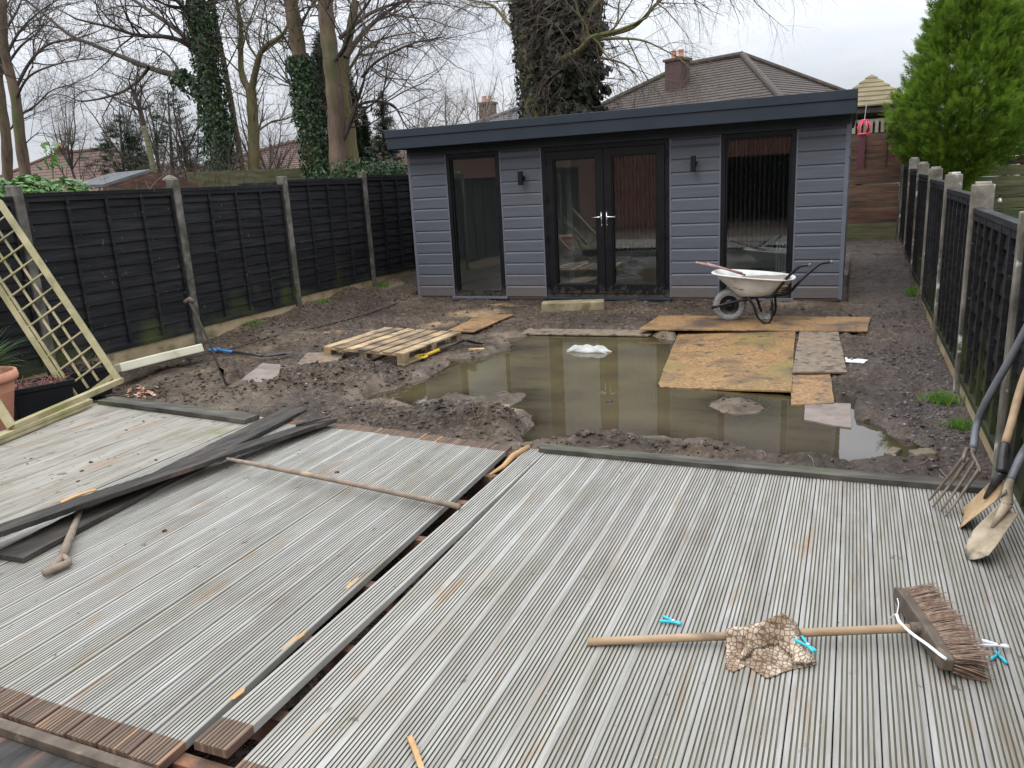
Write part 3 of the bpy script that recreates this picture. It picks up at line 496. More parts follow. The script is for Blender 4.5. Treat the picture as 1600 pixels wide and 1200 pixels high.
# ---------------------------------------------------------------- garden room
CX0, CX1, CY, CY2 = -6.117, -.077, 10.52, 14.0
def clad_strip(mb, x0, x1, z0, z1, y=CY):
    z = z0
    while z < z1-.01:
        h = min(.163, z1-z); pr = [(0, 0), (.020, 0), (.020, max(.01, h-.034)), (.004, max(.012, h-.010)), (.004, h), (0, h)]
        mb.extrude(pr, (x0, y, z), (0, -1, 0), (0, 0, 1), (x1-x0, 0, 0)); z += .163
def make_cabin():
    t = thing('garden_room', 'grey clad garden room with black framed glazing and flat dark roof beyond the puddle', 'garden room', (-3.1, CY, 0))
    zt = 2.24; mb = MB()
    WL = (-5.475, -4.632); D = (-3.995, -2.222); WR = (-1.568, -.672)
    for a, b in ((CX0+.03, WL[0]-.02), (WL[1]+.02, D[0]-.02), (D[1]+.02, WR[0]-.02), (WR[1]+.02, CX1-.03)): clad_strip(mb, a, b, .035, 2.09)
    # shells behind the cladding, butting the openings
    for a, b in ((CX0+.03, WL[0]), (WL[1], D[0]), (D[1], WR[0]), (WR[1], CX1-.03)): mb.box(a, b, CY+.001, CY+.12, 0, 2.09)
    # right and left side walls with planks
    z = .035
    while z < 2.2:
        for xx, dr in ((CX1-.02, 1), (CX0+.02, -1)):
            pr = [(0, 0), (.018, 0), (.018, .129), (.005, .149), (.005, .155), (0, .155)]; mb.extrude(pr, (xx, CY+.06, z), (dr, 0, 0), (0, 0, 1), (0, CY2-CY-.1, 0))
        z += .155
    mb.box(CX1-.1, CX1-.021, CY+.03, CY2, 0, 2.25); mb.box(CX0+.021, CX0+.1, CY+.03, CY2, 0, 2.25); mb.box(CX0+.101, CX1-.101, CY2-.1, CY2, 0, 2.25)
    mb.build('wall', MAT['clad'], t)
    mb = MB()
    for x in (CX0, CX1): s = 1 if x == CX0 else -1; mb.box(min(x, x+s*.045), max(x, x+s*.045), CY-.022, CY+.055, .02, 2.1)
    for a in (WL[0], WL[1]+.02, D[0], D[1]+.02, WR[0], WR[1]+.02): mb.box(a-.02, a-.0005, CY-.021, CY+.0, .03, 2.09)
    mb.build('corner_trim', MAT['cladtrim'], t)
    # header board, soffit, roof
    MB_ = MB(); MB_.box(CX0+.002, CX1-.002, CY-.019, CY+.12, 2.092, 2.2); MB_.build('header_board', MAT['fascia'], t)
    ry0, ry1, rx0, rx1 = 10.16, 14.15, CX0-.11, -.03
    mb = MB(); mb.box(rx0+.02, rx1-.02, ry0+.02, ry1-.02, 2.2, 2.225); mb.build('soffit', MAT['fascia'], t)
    mb = MB(); mb.box(rx0+.01, rx1-.01, ry0+.01, ry1, 2.226, 2.44); r = mb.build('roof', MAT['fascia'], t)
    mb = MB(); mb.box(rx0, rx1, ry0-.012, ry0+.009, 2.2, 2.355); mb.box(rx0-.014, rx1+.014, ry0-.03, ry0+.009, 2.357, 2.462); mb.box(rx0-.014, rx1+.014, ry0+.0095, ry1, 2.4415, 2.462)
    for x in (rx0-.012, rx1-.001): mb.box(x, x+.013, ry0+.01, ry1, 2.2, 2.357); 
    mb.build('fascia', MAT['fascia'], t, bevel=.003)
    mb = MB(); mb.box(-3.2, -3.15, ry0-.034, ry0-.03, 2.36, 2.46); mb.build('trim_joint', MAT['fascia'], r)
    # base
    mb = MB(); mb.box(CX0+.03, CX1-.03, CY+.02, CY2-.02, -.12, .0); mb.build('base', MAT['joist'], t)
    # interior
    mb = MB(); mb.box(CX0+.1, CX1-.1, CY+.121, CY2-.101, .001, .03); mb.build('floor', MAT['infloor'], t)
    mb = MB(); mb.box(CX0+.101, CX0+.14, CY+.122, CY2-.102, .031, 2.2); mb.box(CX1-.14, CX1-.101, CY+.122, CY2-.102, .031, 2.2); mb.box(CX0+.141, CX1-.141, CY2-.14, CY2-.102, .031, 2.2); mb.box(CX0+.141, CX1-.141, CY+.122, CY2-.141, 2.17, 2.2)
    mb.box(-4.1, -4.02, CY+1.3, CY2-.141, .031, 2.165)
    mb.build('interior_wall', MAT['inwall'], t)
    mb = MB(); mb.box(CX0+.141, CX0+.16, CY+.13, CY2-.141, .031, .17); mb.box(-4.0, CX1-.142, CY2-.158, CY2-.1405, .031, .17); mb.build('skirting_board', MAT['white'], t)
    mb = MB(); mb.box(-4.0, CX1-.145, CY2-.152, CY2-.142, .36, 2.16); sp = mb.build('slat_backing', MAT['felt'], t)
    mb = MB(); x = -4.0
    while x < CX1-.19: mb.box(x, x+.026, CY2-.17, CY2-.1525, .36, 2.16); x += .075
    mb.build('slatted_panel', MAT['slat'], t)
    # frames and glass
    def window(a, b, z0, z1):
        m = MB(); w = .055; y0, y1 = CY-.024, CY+.06
        m.box(a+.002, a+w, y0, y1, z0, z1); m.box(b-w, b-.002, y0, y1, z0, z1); m.box(a+w, b-w, y0, y1, z0, z0+w); m.box(a+w, b-w, y0, y1, z1-w, z1)
        g = .022; m.box(a+w, a+w+g, y0+.02, y1, z0+w, z1-w); m.box(b-w-g, b-w, y0+.02, y1, z0+w, z1-w); m.box(a+w+g, b-w-g, y0+.02, y1, z0+w, z0+w+g); m.box(a+w+g, b-w-g, y0+.02, y1, z1-w-g, z1-w)
        f = m.build('window', MAT['blackframe'], t, bevel=.003)
        m = MB(); m.box(a+w+g-.002, b-w-g+.002, CY+.03, CY+.034, z0+w+g-.002, z1-w-g+.002); m.build('glass', MAT['glass'], f)
        m = MB(); m.box(a-.03, b+.03, CY-.06, CY-.0245, z0-.035, z0-.002); m.build('sill', MAT['cladtrim'], f, bevel=.003)
    window(*WL, .035, 2.085); window(*WR, .035, 2.085)
    m = MB(); a, b = D; z0, z1 = .03, 2.085; w = .06; y0, y1 = CY-.024, CY+.06
    m.box(a+.002, a+w, y0, y1, z0, z1); m.box(b-w, b-.002, y0, y1, z0, z1); m.box(a+w, b-w, y0, y1, z1-w, z1); m.box(a+w, b-w, y0, y1, z0, z0+.05); m.build('door_frame', MAT['blackframe'], t, bevel=.003)
    m = MB(); m.box(a-.03, b+.03, CY-.075, CY-.0245, -.005, .03); m.box(a, b, CY-.05, CY-.0245, -.05, -.006); m.build('sill', MAT['fascia'], t, bevel=.004)
    mid = (a+b)/2
    for k, (l, r_) in enumerate(((a+w+.003, mid-.003), (mid+.003, b-w-.003))):
        m = MB(); fw = .105; zb, zz = z0+.053, z1-w-.003; yy0, yy1 = CY-.036, CY+.05
        m.box(l, l+fw, yy0, yy1, zb, zz); m.box(r_-fw, r_, yy0, yy1, zb, zz); m.box(l+fw, r_-fw, yy0, yy1, zb, zb+fw+.02); m.box(l+fw, r_-fw, yy0, yy1, zz-fw, zz)
        g = .016; m.box(l+fw, l+fw+g, yy0+.012, yy1, zb+fw+.02, zz-fw); m.box(r_-fw-g, r_-fw, yy0+.012, yy1, zb+fw+.02, zz-fw); m.box(l+fw+g, r_-fw-g, yy0+.012, yy1, zb+fw+.02, zb+fw+.036); m.box(l+fw+g, r_-fw-g, yy0+.012, yy1, zz-fw-g, zz-fw)
        d = m.build('door', MAT['blackframe'], t, bevel=.004); d['label'] = 'left leaf of the glazed double door' if k == 0 else 'right leaf of the glazed double door'
        m = MB(); m.box(l+fw+g-.002, r_-fw-g+.002, CY+.02, CY+.024, zb+fw+.034, zz-fw-g+.002); m.build('glass', MAT['glass'], d)
        hx = (r_-.035) if k == 0 else (l+.035); s = -1 if k == 0 else 1; m = MB()
        m.tube([(hx, yy0-.004, .97), (hx, yy0-.004, 1.2)], .016, 12, squash=.5); m.tube([(hx, yy0-.005, 1.13), (hx, yy0-.05, 1.13)], .010, 10); m.tube([(hx, yy0-.05, 1.13), (hx+s*.02, yy0-.055, 1.13), (hx+s*.13, yy0-.05, 1.125)], [.011, .01, .008], 10)
        m.tube([(hx, yy0-.016, 1.02), (hx, yy0-.003, 1.02)], .012, 12)
        m.build('handle', MAT['chrome'], d, smooth=True)
        ox = (l-.0) if k == 0 else (r_+.0)
        for hz in (.22, .85, 1.4, 1.9):
            m = MB(); m.tube([(ox, yy0-.008, hz-.05), (ox, yy0-.008, hz+.05)], .011, 8); m.box(ox-.045, ox+.045, yy0-.006, yy0-.0005, hz-.016, hz+.016); m.build('hinge', MAT['blackframe'], d)
    for lx, lz in ((-4.28, 1.70), (-1.90, 1.76)):
        m = MB(); m.box(lx-.03, lx+.03, CY-.14, CY-.085, lz-.095, lz+.095); w_ = m.build('wall_light', MAT['blackframe'], t, bevel=.004)
        m = MB(); m.tube([(lx, CY-.085, lz), (lx, CY-.019, lz)], .035, 16); m.build('bracket', MAT['blackframe'], w_)
make_cabin()
# heater seen through the right window
def heater():
    t = thing('oil_radiator', 'white finned oil heater standing inside behind the right window', 'heater', (-.78, 11.3, .03)); m = MB()
    for i in range(9): m.box(-.93+i*.036, -.93+i*.036+.022, 11.2, 11.36, .1, .68)
    m.box(-.94, -.6, 11.26, 11.3, .2, .6); m.build('fins', MAT['white'], t, bevel=.006)
    [(lambda m, x: (m.box(x, x+.02, 11.18, 11.38, .03, .099), m.build('foot', MAT['blackframe'], t)))(MB(), x) for x in (-.92, -.66)]
heater()
# house behind the camera (its red brick shows in the glazing)
def home():
    t = thing('brick_house', 'red brick house reflected in the glazing of the garden room', 'house', (-2, -6.2, 0))
    m = MB(); y0 = -6.2; m.box(-24, -5.6, y0-7, y0, 2.1, 3.1); m.box(-24, -12.001, y0-7, y0, -.05, 2.099); m.box(-9, -5.6, y0-7, y0, -.05, 2.099); m.box(-5.599, -1.8, y0-7, y0, 2.1, 3.1); m.box(-1.799, -.4, y0-7, y0, -.05, 3.1); m.box(-.399, 2.5, y0-7, y0, 2.1, 3.1); m.box(2.501, 5, y0-7, y0, -.05, 3.1); m.build('wall', MAT['brick'], t)
    for xa, xb in ((-12, -9.001), (-5.6, -1.8), (-.4, 2.5)):
        m = MB(); m.box(xa, xb, y0-.12, y0-.05, 0, 2.099); f = m.build('window', MAT['blackframe'], t)
        for k in (0, 1): w = (xb-xa)/2; m = MB(); m.box(xa+w*k+.08, xa+w*(k+1)-.08, y0-.049, y0-.04, .1, 2); m.build('pane', MAT['blackframe'], f)
    m = MB(); pts = [(-24.3, y0+.35, 3.1), (5.3, y0+.35, 3.1), (5.3, y0-7.35, 3.1), (-24.3, y0-7.35, 3.1), (-21, y0-3.5, 4.8), (2, y0-3.5, 4.8)]
    m.add(pts, [(0, 1, 5, 4), (1, 2, 5), (2, 3, 4, 5), (3, 0, 4), (0, 3, 2, 1)]); m.build('roof', MAT['rooftile2'], t)
home()
# ---------------------------------------------------------------- timber decks
DZ = .10
class BoardMB(MB):
    def __init__(s): super().__init__(); s.bv = []; s.end = []
    def board(s, xn, yn, xf, yf, w, z, grooved, strips, bv, th=.028):
        """one deck board from (xn,yn) to (xf,yf), left edge given, width w; strips = list of (y0,y1) unweathered"""
        if grooved:
            pr = [(0, -th), (0, -.002), (.002, 0), (.0145, 0)]; mi = [0, 0, 0]; x = .0145; g, r = .0056, .0086
            for k in range(7):
                pr += [(x+.0009, -.0042), (x+g-.0009, -.0042), (x+g, 0)]; mi += [1, 1, 1]; x += g
                if k < 6: pr.append((x+r, 0)); mi.append(0); x += r
            pr += [(w-.002, 0), (w, -.002), (w, -th)]; mi += [0, 0, 0, 0]
        else:
            pr = [(0, -th), (0, -.002), (.002, 0)]; mi = [0, 0]; x = .002
            n = 14; p = (w-.004)/n
            for k in range(n): pr += [(x+p*.8, 0), (x+p*.86, -.0011), (x+p*.96, -.0011), (x+p, 0)]; mi += [0, 0, 0, 0]; x += p
            pr = pr[:-1]+[(w-.002, 0), (w, -.002), (w, -th)]; mi += [0, 0, 0, 0]
        mi = (mi+[0]*len(pr))[:len(pr)]
        ys = {yn, yf}
        for a, b in strips: ys |= {a, a+.006, b-.006, b}
        ys = sorted(y for y in ys if yn-1e-6 <= y <= yf+1e-6); k = len(pr); vs = []
        for y in ys:
            t = (y-yn)/(yf-yn); xl = lerp(xn, xf, t)
            e = 1. if any(a+.003 < y < b-.003 or (abs(y-a) < 1e-6 and a <= yn+1e-6) or (abs(y-b) < 1e-6 and b >= yf-1e-6) for a, b in strips) else 0.
            if any(abs(y-(a+.006)) < 1e-6 or abs(y-(b-.006)) < 1e-6 for a, b in strips): e = 1.
            for a_, b_ in pr: vs.append((xl+a_, y, z+b_)); s.bv.append(bv); s.end.append(e)
        fs = []; mm = []
        for i in range(len(ys)-1):
            for j in range(k):
                fs.append((i*k+j, i*k+(j+1) % k, (i+1)*k+(j+1) % k, (i+1)*k+j)); mm.append(mi[j])
        b0 = s.n; s.v.append(np.array(vs)); s.n += len(vs); s.f += [[b0+i for i in q] for q in fs]; s.m += mm
        s.f.append([b0+i for i in range(k)][::-1]); s.f.append([b0+(len(ys)-1)*k+i for i in range(k)]); s.m += [0, 0]
    def build(s, *a, **k):
        o = super().build(*a, **k)
        for n, d in (('bv', s.bv), ('end', s.end)):
            A = o.data.attributes.new(n, 'FLOAT', 'POINT'); A.data.foreach_set('value', d)
        return o
def attr_all(o, per_shell=None, seed=1):
    """a random value per loose shell (each board of a panel) for slight tone differences"""
    me = o.data; n = len(me.vertices); par = list(range(n))
    def find(a):
        while par[a] != a: par[a] = par[par[a]]; a = par[a]
        return a
    for e in me.edges:
        a, b = find(e.vertices[0]), find(e.vertices[1])
        if a != b: par[a] = b
    r = random.Random(seed); val = {}; out = []
    for i in range(n):
        f = find(i)
        if f not in val: val[f] = r.random()
        out.append(val[f])
    A = me.attributes.new('bv', 'FLOAT', 'POINT'); A.data.foreach_set('value', out); return o
def decks():
    r = random.Random(5)
    t = thing('timber_deck', 'grooved grey timber deck along the right fence, holding the broom', 'deck', (-.4, 2.6, 0))
    mb = BoardMB()
    for i in range(19):
        xf = -1.583+i*.1235; sk = .08*max(0, 1-i/8.); xn = xf+sk; w = .1195
        mb.board(xn, 1.30+r.uniform(-.004, .004), xf, 4.07, w, DZ+r.uniform(-.0012, .0012), True, [(1.28, 1.40)], r.random())
    mb.build('decking', [MAT['deck'], MAT['groove']], t, fix=True)
    for y in (1.62, 2.0, 2.42, 2.86, 3.3, 3.68): 
        m = MB(); m.box(-1.98, .74, y-.022, y+.022, DZ-.13, DZ-.0305); m.build('joist', MAT['joist'], t)
    m = MB(); m.box(-5.3, .76, 1.345, 1.39, DZ-.15, DZ-.031); m.build('end_joist', MAT['joist'], t)
    m = MB(); m.box(-1.9, .76, 3.99, 4.03, DZ-.15, DZ-.031); m.build('end_joist', MAT['joist'], t)
    t = thing('timber_deck', 'wide grey timber deck on the left with smooth boards towards the pots', 'deck', (-3.7, 2.6, 0))
    mb = BoardMB(); n = 16
    def yfar(x): return 4.08+.13*min(1.15, max(0, -1.8-x)) if x > -3.0 else 4.235
    for i in range(n):
        xf = -1.826-.1195-i*.1245; sk = .11*(1-i/(n+.0)); xn = xf+sk; yf = yfar(xf)
        mb.board(xn, 1.30+r.uniform(-.004, .004), xf, yf, .1195, DZ+r.uniform(-.0015, .0015), True, [(1.28, 1.40), (yf-.11, yf)], r.random())
    mb.build('grooved_decking', [MAT['deck'], MAT['groove']], t)
    mb = BoardMB(); x0 = -1.826-.1245*n-.01
    for i in range(14):
        xf = x0-.1195-i*.1245; mb.board(xf, 1.30, xf, 4.235+r.uniform(-.005, .005), .120, DZ+r.uniform(-.0015, .0015), False, [(1.28, 1.40)], r.random())
    mb.build('smooth_decking', [MAT['decksmooth'], MAT['groove']], t)
    m = MB(); m.box(-5.6, -2.0, 3.96, 4.0, DZ-.15, DZ-.031); m.build('end_joist', MAT['joist'], t)
    for y in (2.0, 2.86, 3.5):
        m = MB(); m.box(-5.6, -2.02, y-.022, y+.022, DZ-.13, DZ-.031); m.build('joist', MAT['joist'], t)
    # loose board
    mb = BoardMB(); mb.board(0, 0, 0, 2.66, .1195, 0, True, [(-.01, .115)], .75)
    pf = V3(-1.706, 4.06, DZ+.004); pn = G(302, 1158, .135)
    o = mb.build('deck_board', [MAT['deck'], MAT['groove']])
    d = pf-pn; yaw = math.atan2(-d[0], d[1]); pit = math.atan2(d[2], math.hypot(d[0], d[1]))
    o.rotation_euler = (pit, 0, yaw); o.location = pn; o.scale = (1, np.linalg.norm(d)/2.66, 1)
    tag(o, 'loose grooved deck board with an orange sawn end lying along the gap', 'deck board')
    # kerb joist, black plank and slab at the lower left
    def onedge(a, b, w, h, z, m, name, label, cat, bev=.002):
        q = MB(); a3 = V3(a[0], a[1], z-h/2); b3 = V3(b[0], b[1], z-h/2); q.beam(a3, b3, w, h); o = q.build(name, m, loc=(a3+b3)/2, bevel=bev); return tag(o, label, cat)
    onedge((-3.6, 1.275), (-1.45, 1.275), .035, .12, .094, MAT['broomwood'], 'edging_joist', 'muddy brown joist along the near sawn end of the left deck', 'timber')
    a, b = G(0, 1160, .02), G(100, 1212, .02)
    onedge((-3.2, 1.185), (-1.2, 1.185), .13, .03, .07, MAT['blackplank'], 'black_plank', 'dark flat plank on the ground at the bottom left corner of the decks', 'plank')
    onedge((-3.4, 1.0), (-1.4, 1.0), .22, .05, .03, MAT['pinkslab'], 'paving_slab', 'pale slab edge below the dark plank at the bottom left corner', 'slab')
decks()
def plank(p, q, w, h, m, name, label, cat, roll=0, group=None, bev=.002, sub=0):
    p, q = V3(*p), V3(*q); c = (p+q)/2; mb = MB(); L = np.linalg.norm(q-p)
    n = 24; rr = random.Random(int(L*1000)); ph = rr.random()*9
    d = (q-p)/L; s = _n(np.cross(d, (0, 0, 1))); u = np.cross(s, d)
    s2 = s*math.cos(roll)+u*math.sin(roll); u2 = np.cross(s2, d); vs = []
    for i in range(n+1):
        t = i/n; b = math.sin(t*math.pi)*.006*math.sin(ph); e = .0012*math.sin(t*37+ph)
        o = p+(q-p)*t+u*b
        for a, bb in ((-w/2-e, -h/2), (w/2+e*.5, -h/2), (w/2+e*.5, h/2), (-w/2-e, h/2)): vs.append(o+s2*a+u2*bb)
    fs = [(i*4+j, i*4+(j+1) % 4, i*4+4+(j+1) % 4, i*4+4+j) for i in range(n) for j in range(4)]+[(3, 2, 1, 0), (n*4, n*4+1, n*4+2, n*4+3)]
    mb.add(vs, fs); o = mb.build(name, m, loc=c, bevel=bev); return tag(o, label, cat, group)
plank((-1.62, 4.06, .116), (.67, 4.045, .116), .095, .030, MAT['edgeplank'], 'edging_plank', 'dark weathered plank along the far end of the right deck beside the puddle', 'plank')
plank(G(165, 625, .12), G(394, 655, .12), .14, .032, MAT['edgeplank'], 'edging_plank', 'dark plank along the far end of the smooth left decking', 'plank')
zA = .165
plank(G(-70, 853, .20), G(513, 657, .135), .168, .026, MAT['blackplank'], 'black_plank', 'black plank lying on top of another, its far end split', 'plank', roll=.12)
plank(G(12, 872, .118), G(462, 640, .125), .18, .024, MAT['blackplank'], 'black_plank', 'cracked black plank lying beneath the split black plank on the deck', 'plank', roll=-.03)
# splits on the plank end
def splinters():
    for k, (a, b, w, m, z, lab) in enumerate([((470, 660), (520, 652), .03, 'blackplank', .165, None)]):
        pass
plank(G(462, 664, .158), G(517, 650, .185), .035, .012, MAT['blackplank'], 'plank_splinter', 'thin black splinter lifting from the split plank end', 'splinter')
plank(G(640, 1152, .108), G(660, 1205, .108), .016, .012, MAT['cutwood'], 'wood_splinter', 'fresh orange splinter lying on the grooves at the bottom edge', 'splinter')
plank(G(150, 765, .19), G(95, 785, .19), .03, .008, MAT['cutwood'], 'wood_splinter', 'pale split sliver resting on the black planks', 'splinter')
def stick(pts, rad, m, name, label, cat, n=10):
    mb = MB(); P = [V3(*p) for p in pts]; mb.tube(P, rad, n); o = mb.build(name, m, loc=P[0], smooth=True); return tag(o, label, cat)
a, b = G(355, 717, .175), G(718, 792, .13)
stick([a+(b-a)*t+V3(0, 0, .006*math.sin(t*3)) for t in np.linspace(0, 1, 12)], [.009, .012]+[.0145]*9+[.015], MAT['muddywood'], 'wooden_pole', 'long round muddy pole lying across the grooved left deck', 'pole')
a, b = G(765, 742, .10), G(826, 698, .115)
stick([a, lerp(a, b, .3)+V3(.01, 0, .0), lerp(a, b, .6)+V3(-.005, 0, .01), b], [.006, .014, .016, .013], MAT['cutwood'], 'stick', 'short pale peeled stick lying in the gap between the decks', 'stick')
# chips torn from board edges
for i, (x, y, l, lab) in enumerate([(550, 912, .05, 'pale torn wood flake on the deck edge half way along the gap'), (462, 1000, .07, 'long pale torn wood flake on the deck edge above the near end'), (372, 1085, .035, 'small torn wood flake on the deck edge nearest the sawn end'), (519, 1030, .03, 'yellow wood chip lying on the soil in the gap')]):
    p = G(x, y, DZ+.0 if i < 3 else .0); mb = MB(); mb.poly([p+V3(-.008, -l, .002), p+V3(.004, -l*.6, .0), p+V3(.008, l*.5, .0), p+V3(-.001, l, .003), p+V3(-.012, 0, .004)], .005); tag(mb.build('wood_flake', MAT['cutwood'], loc=p), lab, 'wood chip')
# ---------------------------------------------------------------- fences
def lap_panel(X, s, y0, y1, z0, z1, battens, par, nb=12, seed=0, mat_=None):
    """overlap panel; s = +1 faces +x"""
    m = MB(); r = random.Random(seed); fm = mat_ or MAT['fence']
    th = .022; h = (z1-z0-.08)/nb
    for i in range(nb):
        zz = z0+.03+i*h; j0, j1 = r.uniform(-.006, .006), r.uniform(-.006, .006)
        # tilted lap board: bottom edge proud
        vs = []
        for y, j in ((y0+.01, j0), (lerp(y0, y1, .5), (j0+j1)/2+r.uniform(-.004, .004)), (y1-.01, j1)):
            vs += [(X+s*.004, y, zz+j), (X+s*.016, y, zz+j), (X+s*.003, y, zz+h+.012+j), (X-s*.006, y, zz+h+.012+j)]
        m.add(vs, [(0, 1, 5, 4), (1, 2, 6, 5), (2, 3, 7, 6), (3, 0, 4, 7), (4, 5, 9, 8), (5, 6, 10, 9), (6, 7, 11, 10), (7, 4, 8, 11), (3, 2, 1, 0), (8, 9, 10, 11)])
    o = m.build('panel', fm, par); attr_all(o, seed=seed)
    m = MB()
    def bx(ya, yb, za, zb, x0=.004, x1=.036):
        xa, xb = sorted((X+s*x0, X+s*x1)); m.box(xa, xb, ya, yb, za, zb)
    bx(y0+.005, y0+.04, z0, z1-.04); bx(y1-.04, y1-.005, z0, z1-.04)
    for k in range(battens):
        yc = lerp(y0, y1, (k+1)/(battens+1)); bx(yc-.018, yc+.018, z0, z1-.04, .01, .038)
    bx(y0+.04, y1-.04, z0, z0+.045, .01, .04)
    xa, xb = X-.03, X+.03; bx(y0+.041, y1-.041, z1-.085, z1-.042, .006, .034); m.box(X-.028, X+.04 if s > 0 else X+.028, y0+.003, y1-.003, z1-.039, z1) if s > 0 else m.box(X-.04, X+.028, y0+.003, y1-.003, z1-.039, z1)
    o = m.build('panel_frame', fm, o, bevel=.002); attr_all(o, seed=seed+50)
def conc_post(X, y, z0, z1, par, m, w=.095, d=.11, hump=True):
    q = MB(); q.box(X-d/2, X+d/2, y-w/2, y+w/2, z0, z1); o = q.build('post', m, par, bevel=.008)
    if hump:
        q = MB(); pr = [(-.028*math.cos(a)*1.0, .022*math.sin(a)) for a in np.linspace(0, math.pi, 9)]; q.extrude(pr, (X-d/2+.02, y, z1-.001), (0, 1, 0), (0, 0, 1), (d-.04, 0, 0)); q.build('post_lug', m, o)
def left_fence():
    t = thing('panel_fence', 'tall black lapped panel fence with slim concrete posts running along the left side', 'fence', (-7.1, 8, 0))
    ys = [1.25, 3.15, 5.03, 6.92, 8.82, 10.75, 12.68, 14.6, 16.3]; zb = [.1, .12, .14, .175, .26, .285, .33, .36]; zt = [1.74, 1.76, 1.785, 1.785, 1.845, 1.885, 1.93, 1.96]; pt = [1.8, 1.82, 1.85, 1.88, 1.89, 1.94, 1.98, 2.0, 2.02]
    for i, y in enumerate(ys): conc_post(-7.1, y, -.3, pt[i], t, MAT['concrete'], hump=False)
    for i in range(8):
        a, b = ys[i]+.05, ys[i+1]-.05
        lap_panel(-7.1, 1, a, b, zb[i], zt[i], [3, 3, 3, 3, 3, 3, 3, 3][i], t, seed=i, nb=13)
        m = MB(); m.box(-7.125, -7.08, a-.02, b+.02, zb[i]-.3, zb[i]-.003); m.build('gravel_board', MAT['gravelb'], t, bevel=.004)
def right_fence():
    t = thing('panel_fence', 'lower black panel fence with pale chunky concrete posts along the right side', 'fence', (.82, 8, 0))
    X = .83; ys = [.9, 2.8, 4.7, 6.62, 8.52, 10.42, 12.32, 14.22, 16.1]; zb = [-.02, .0, .03, .045, .07, .14, .22, .3]; zt = [1.26, 1.27, 1.29, 1.375, 1.43, 1.47, 1.53, 1.6]; pt = [1.33, 1.33, 1.36, 1.45, 1.5, 1.545, 1.605, 1.68, 1.72]
    for i, y in enumerate(ys): conc_post(X+.015, y, -.3, pt[i], t, MAT['concpale'], w=.10, d=.14)
    for i in range(8):
        a, b = ys[i]+.052, ys[i+1]-.052
        lap_panel(X, -1, a, b, zb[i], zt[i], 5, t, seed=20+i, nb=9)
        m = MB(); m.box(X-.02, X+.03, a-.02, b+.02, zb[i]-.35, zb[i]-.003); m.build('gravel_board', MAT['gravelb'], t, bevel=.004)
left_fence(); right_fence()
# ---------------------------------------------------------------- trellis, pots
def trellis():
    A = G(189, 600, .15); T = V3(-7.03, 4.82, 1.72); B = G(20, 672, .16); d = _n(T-A); Lr = np.linalg.norm(T-A)*1.0
    L0 = G(113, 634, .15); w = L0-A; w = w-d*w.dot(d); w0 = _n(V3(0, -1, 0)-d*d[1]*-1); nrm = np.cross(d, w0); nrm = nrm if nrm[0] > 0 else -nrm; w = w0*math.cos(math.radians(-60))+nrm*math.sin(math.radians(-60)); wd = .41; nrm = _n(np.cross(d, w))
    t = thing('garden_trellis', 'pale treated timber trellis arch leaning on the left fence behind the pots', 'trellis', A)
    GW = MAT['greenwood']
    def bm(a, b, ww, h, up, name): m = MB(); m.beam(a, b, ww, h, up); return m.build(name, GW, t, bevel=.002)
    for nm, s0, s1, off in (('rail', 0, Lr, 0), ('rail', 0, Lr+.0, wd)): bm(A+w*off+d*s0, A+w*off+d*s1, .05, .042, nrm, nm)
    bm(A+w*(wd-.045)+d*.02, A+w*(wd-.045)+d*Lr, .016, .03, nrm, 'upright')
    for off in (.36, .62): bm(A+w*wd*off+d*.15-nrm*.012, A+w*wd*off+d*Lr-nrm*.012, .018, .018, nrm, 'upright')
    s = .10; k = 0
    while s < Lr-.05:
        bm(A+w*.025+d*s+nrm*.006, A+w*(wd-.025)+d*s+nrm*.006, .016 if k else .045, .014, nrm, 'rung'); s += .165; k += 1
    # foot beam, lying along the deck edge, and the second side panel
    bm(A+(A-B)*.01+V3(0, 0, .03), B+V3(0, 0, .02), .05, .045, (0, 0, 1), 'foot_beam')
    C0 = B+V3(0, 0, .02)
    for off in (0., 1.): bm(C0+w*(wd*off)+d*.0, C0+w*(wd*off)+d*1.1, .05, .042, nrm, 'rail')
    for q in (.2, .4, .6, .8, 1.): bm(C0+w*.02+d*q, C0+w*(wd-.02)+d*q, .02, .018, nrm, 'rung')
trellis()
def timber_bundle():
    t = thing('timber_bundle', 'stack of thin yellow treated battens on the left deck in front of the trellis', 'battens', G(60, 668, .1))
    for i, (dz, off, l) in enumerate([(0, 0, 0), (.03, .035, .03), (0, .05, -.05), (.03, -.0, .01)]):
        m = MB(); a = G(-60, 715, .12)+V3(0, 0, dz); b = G(142, 632-0, .12)+V3(0, 0, dz); dd = _n(b-a); s = V3(-dd[1], dd[0], 0); m.beam(a+s*off, b+s*off+dd*l, .034, .026); m.build('batten', MAT['greenwood'], t, bevel=.002)
timber_bundle()
def blades(mb, c, n, L, w, spread=1., droop=1., rng=None, mi=0, seg=6):
    rng = rng or rnd
    for _ in range(n):
        az = rng.uniform(0, 2*math.pi); el = rng.uniform(.25, 1.5); l = L*rng.uniform(.6, 1.1); d = V3(math.cos(az)*math.cos(el)*spread, math.sin(az)*math.cos(el)*spread, math.sin(el)); d = _n(d); s = _n(np.cross(d, (0, 0, 1.))+1e-6)
        p = V3(*c)+V3(rng.uniform(-.01, .01), rng.uniform(-.01, .01), 0); vs = []
        for k in range(seg+1):
            t = k/seg; ww = w*(1-t**2)*(.5+min(t*3, .5)); vs += [p-s*ww/2, p+s*ww/2]; p = p+d*l/seg; d = _n(d+V3(0, 0, -.30*droop*t))
        mb.add(vs, [(2*k, 2*k+1, 2*k+3, 2*k+2) for k in range(seg)], mi)
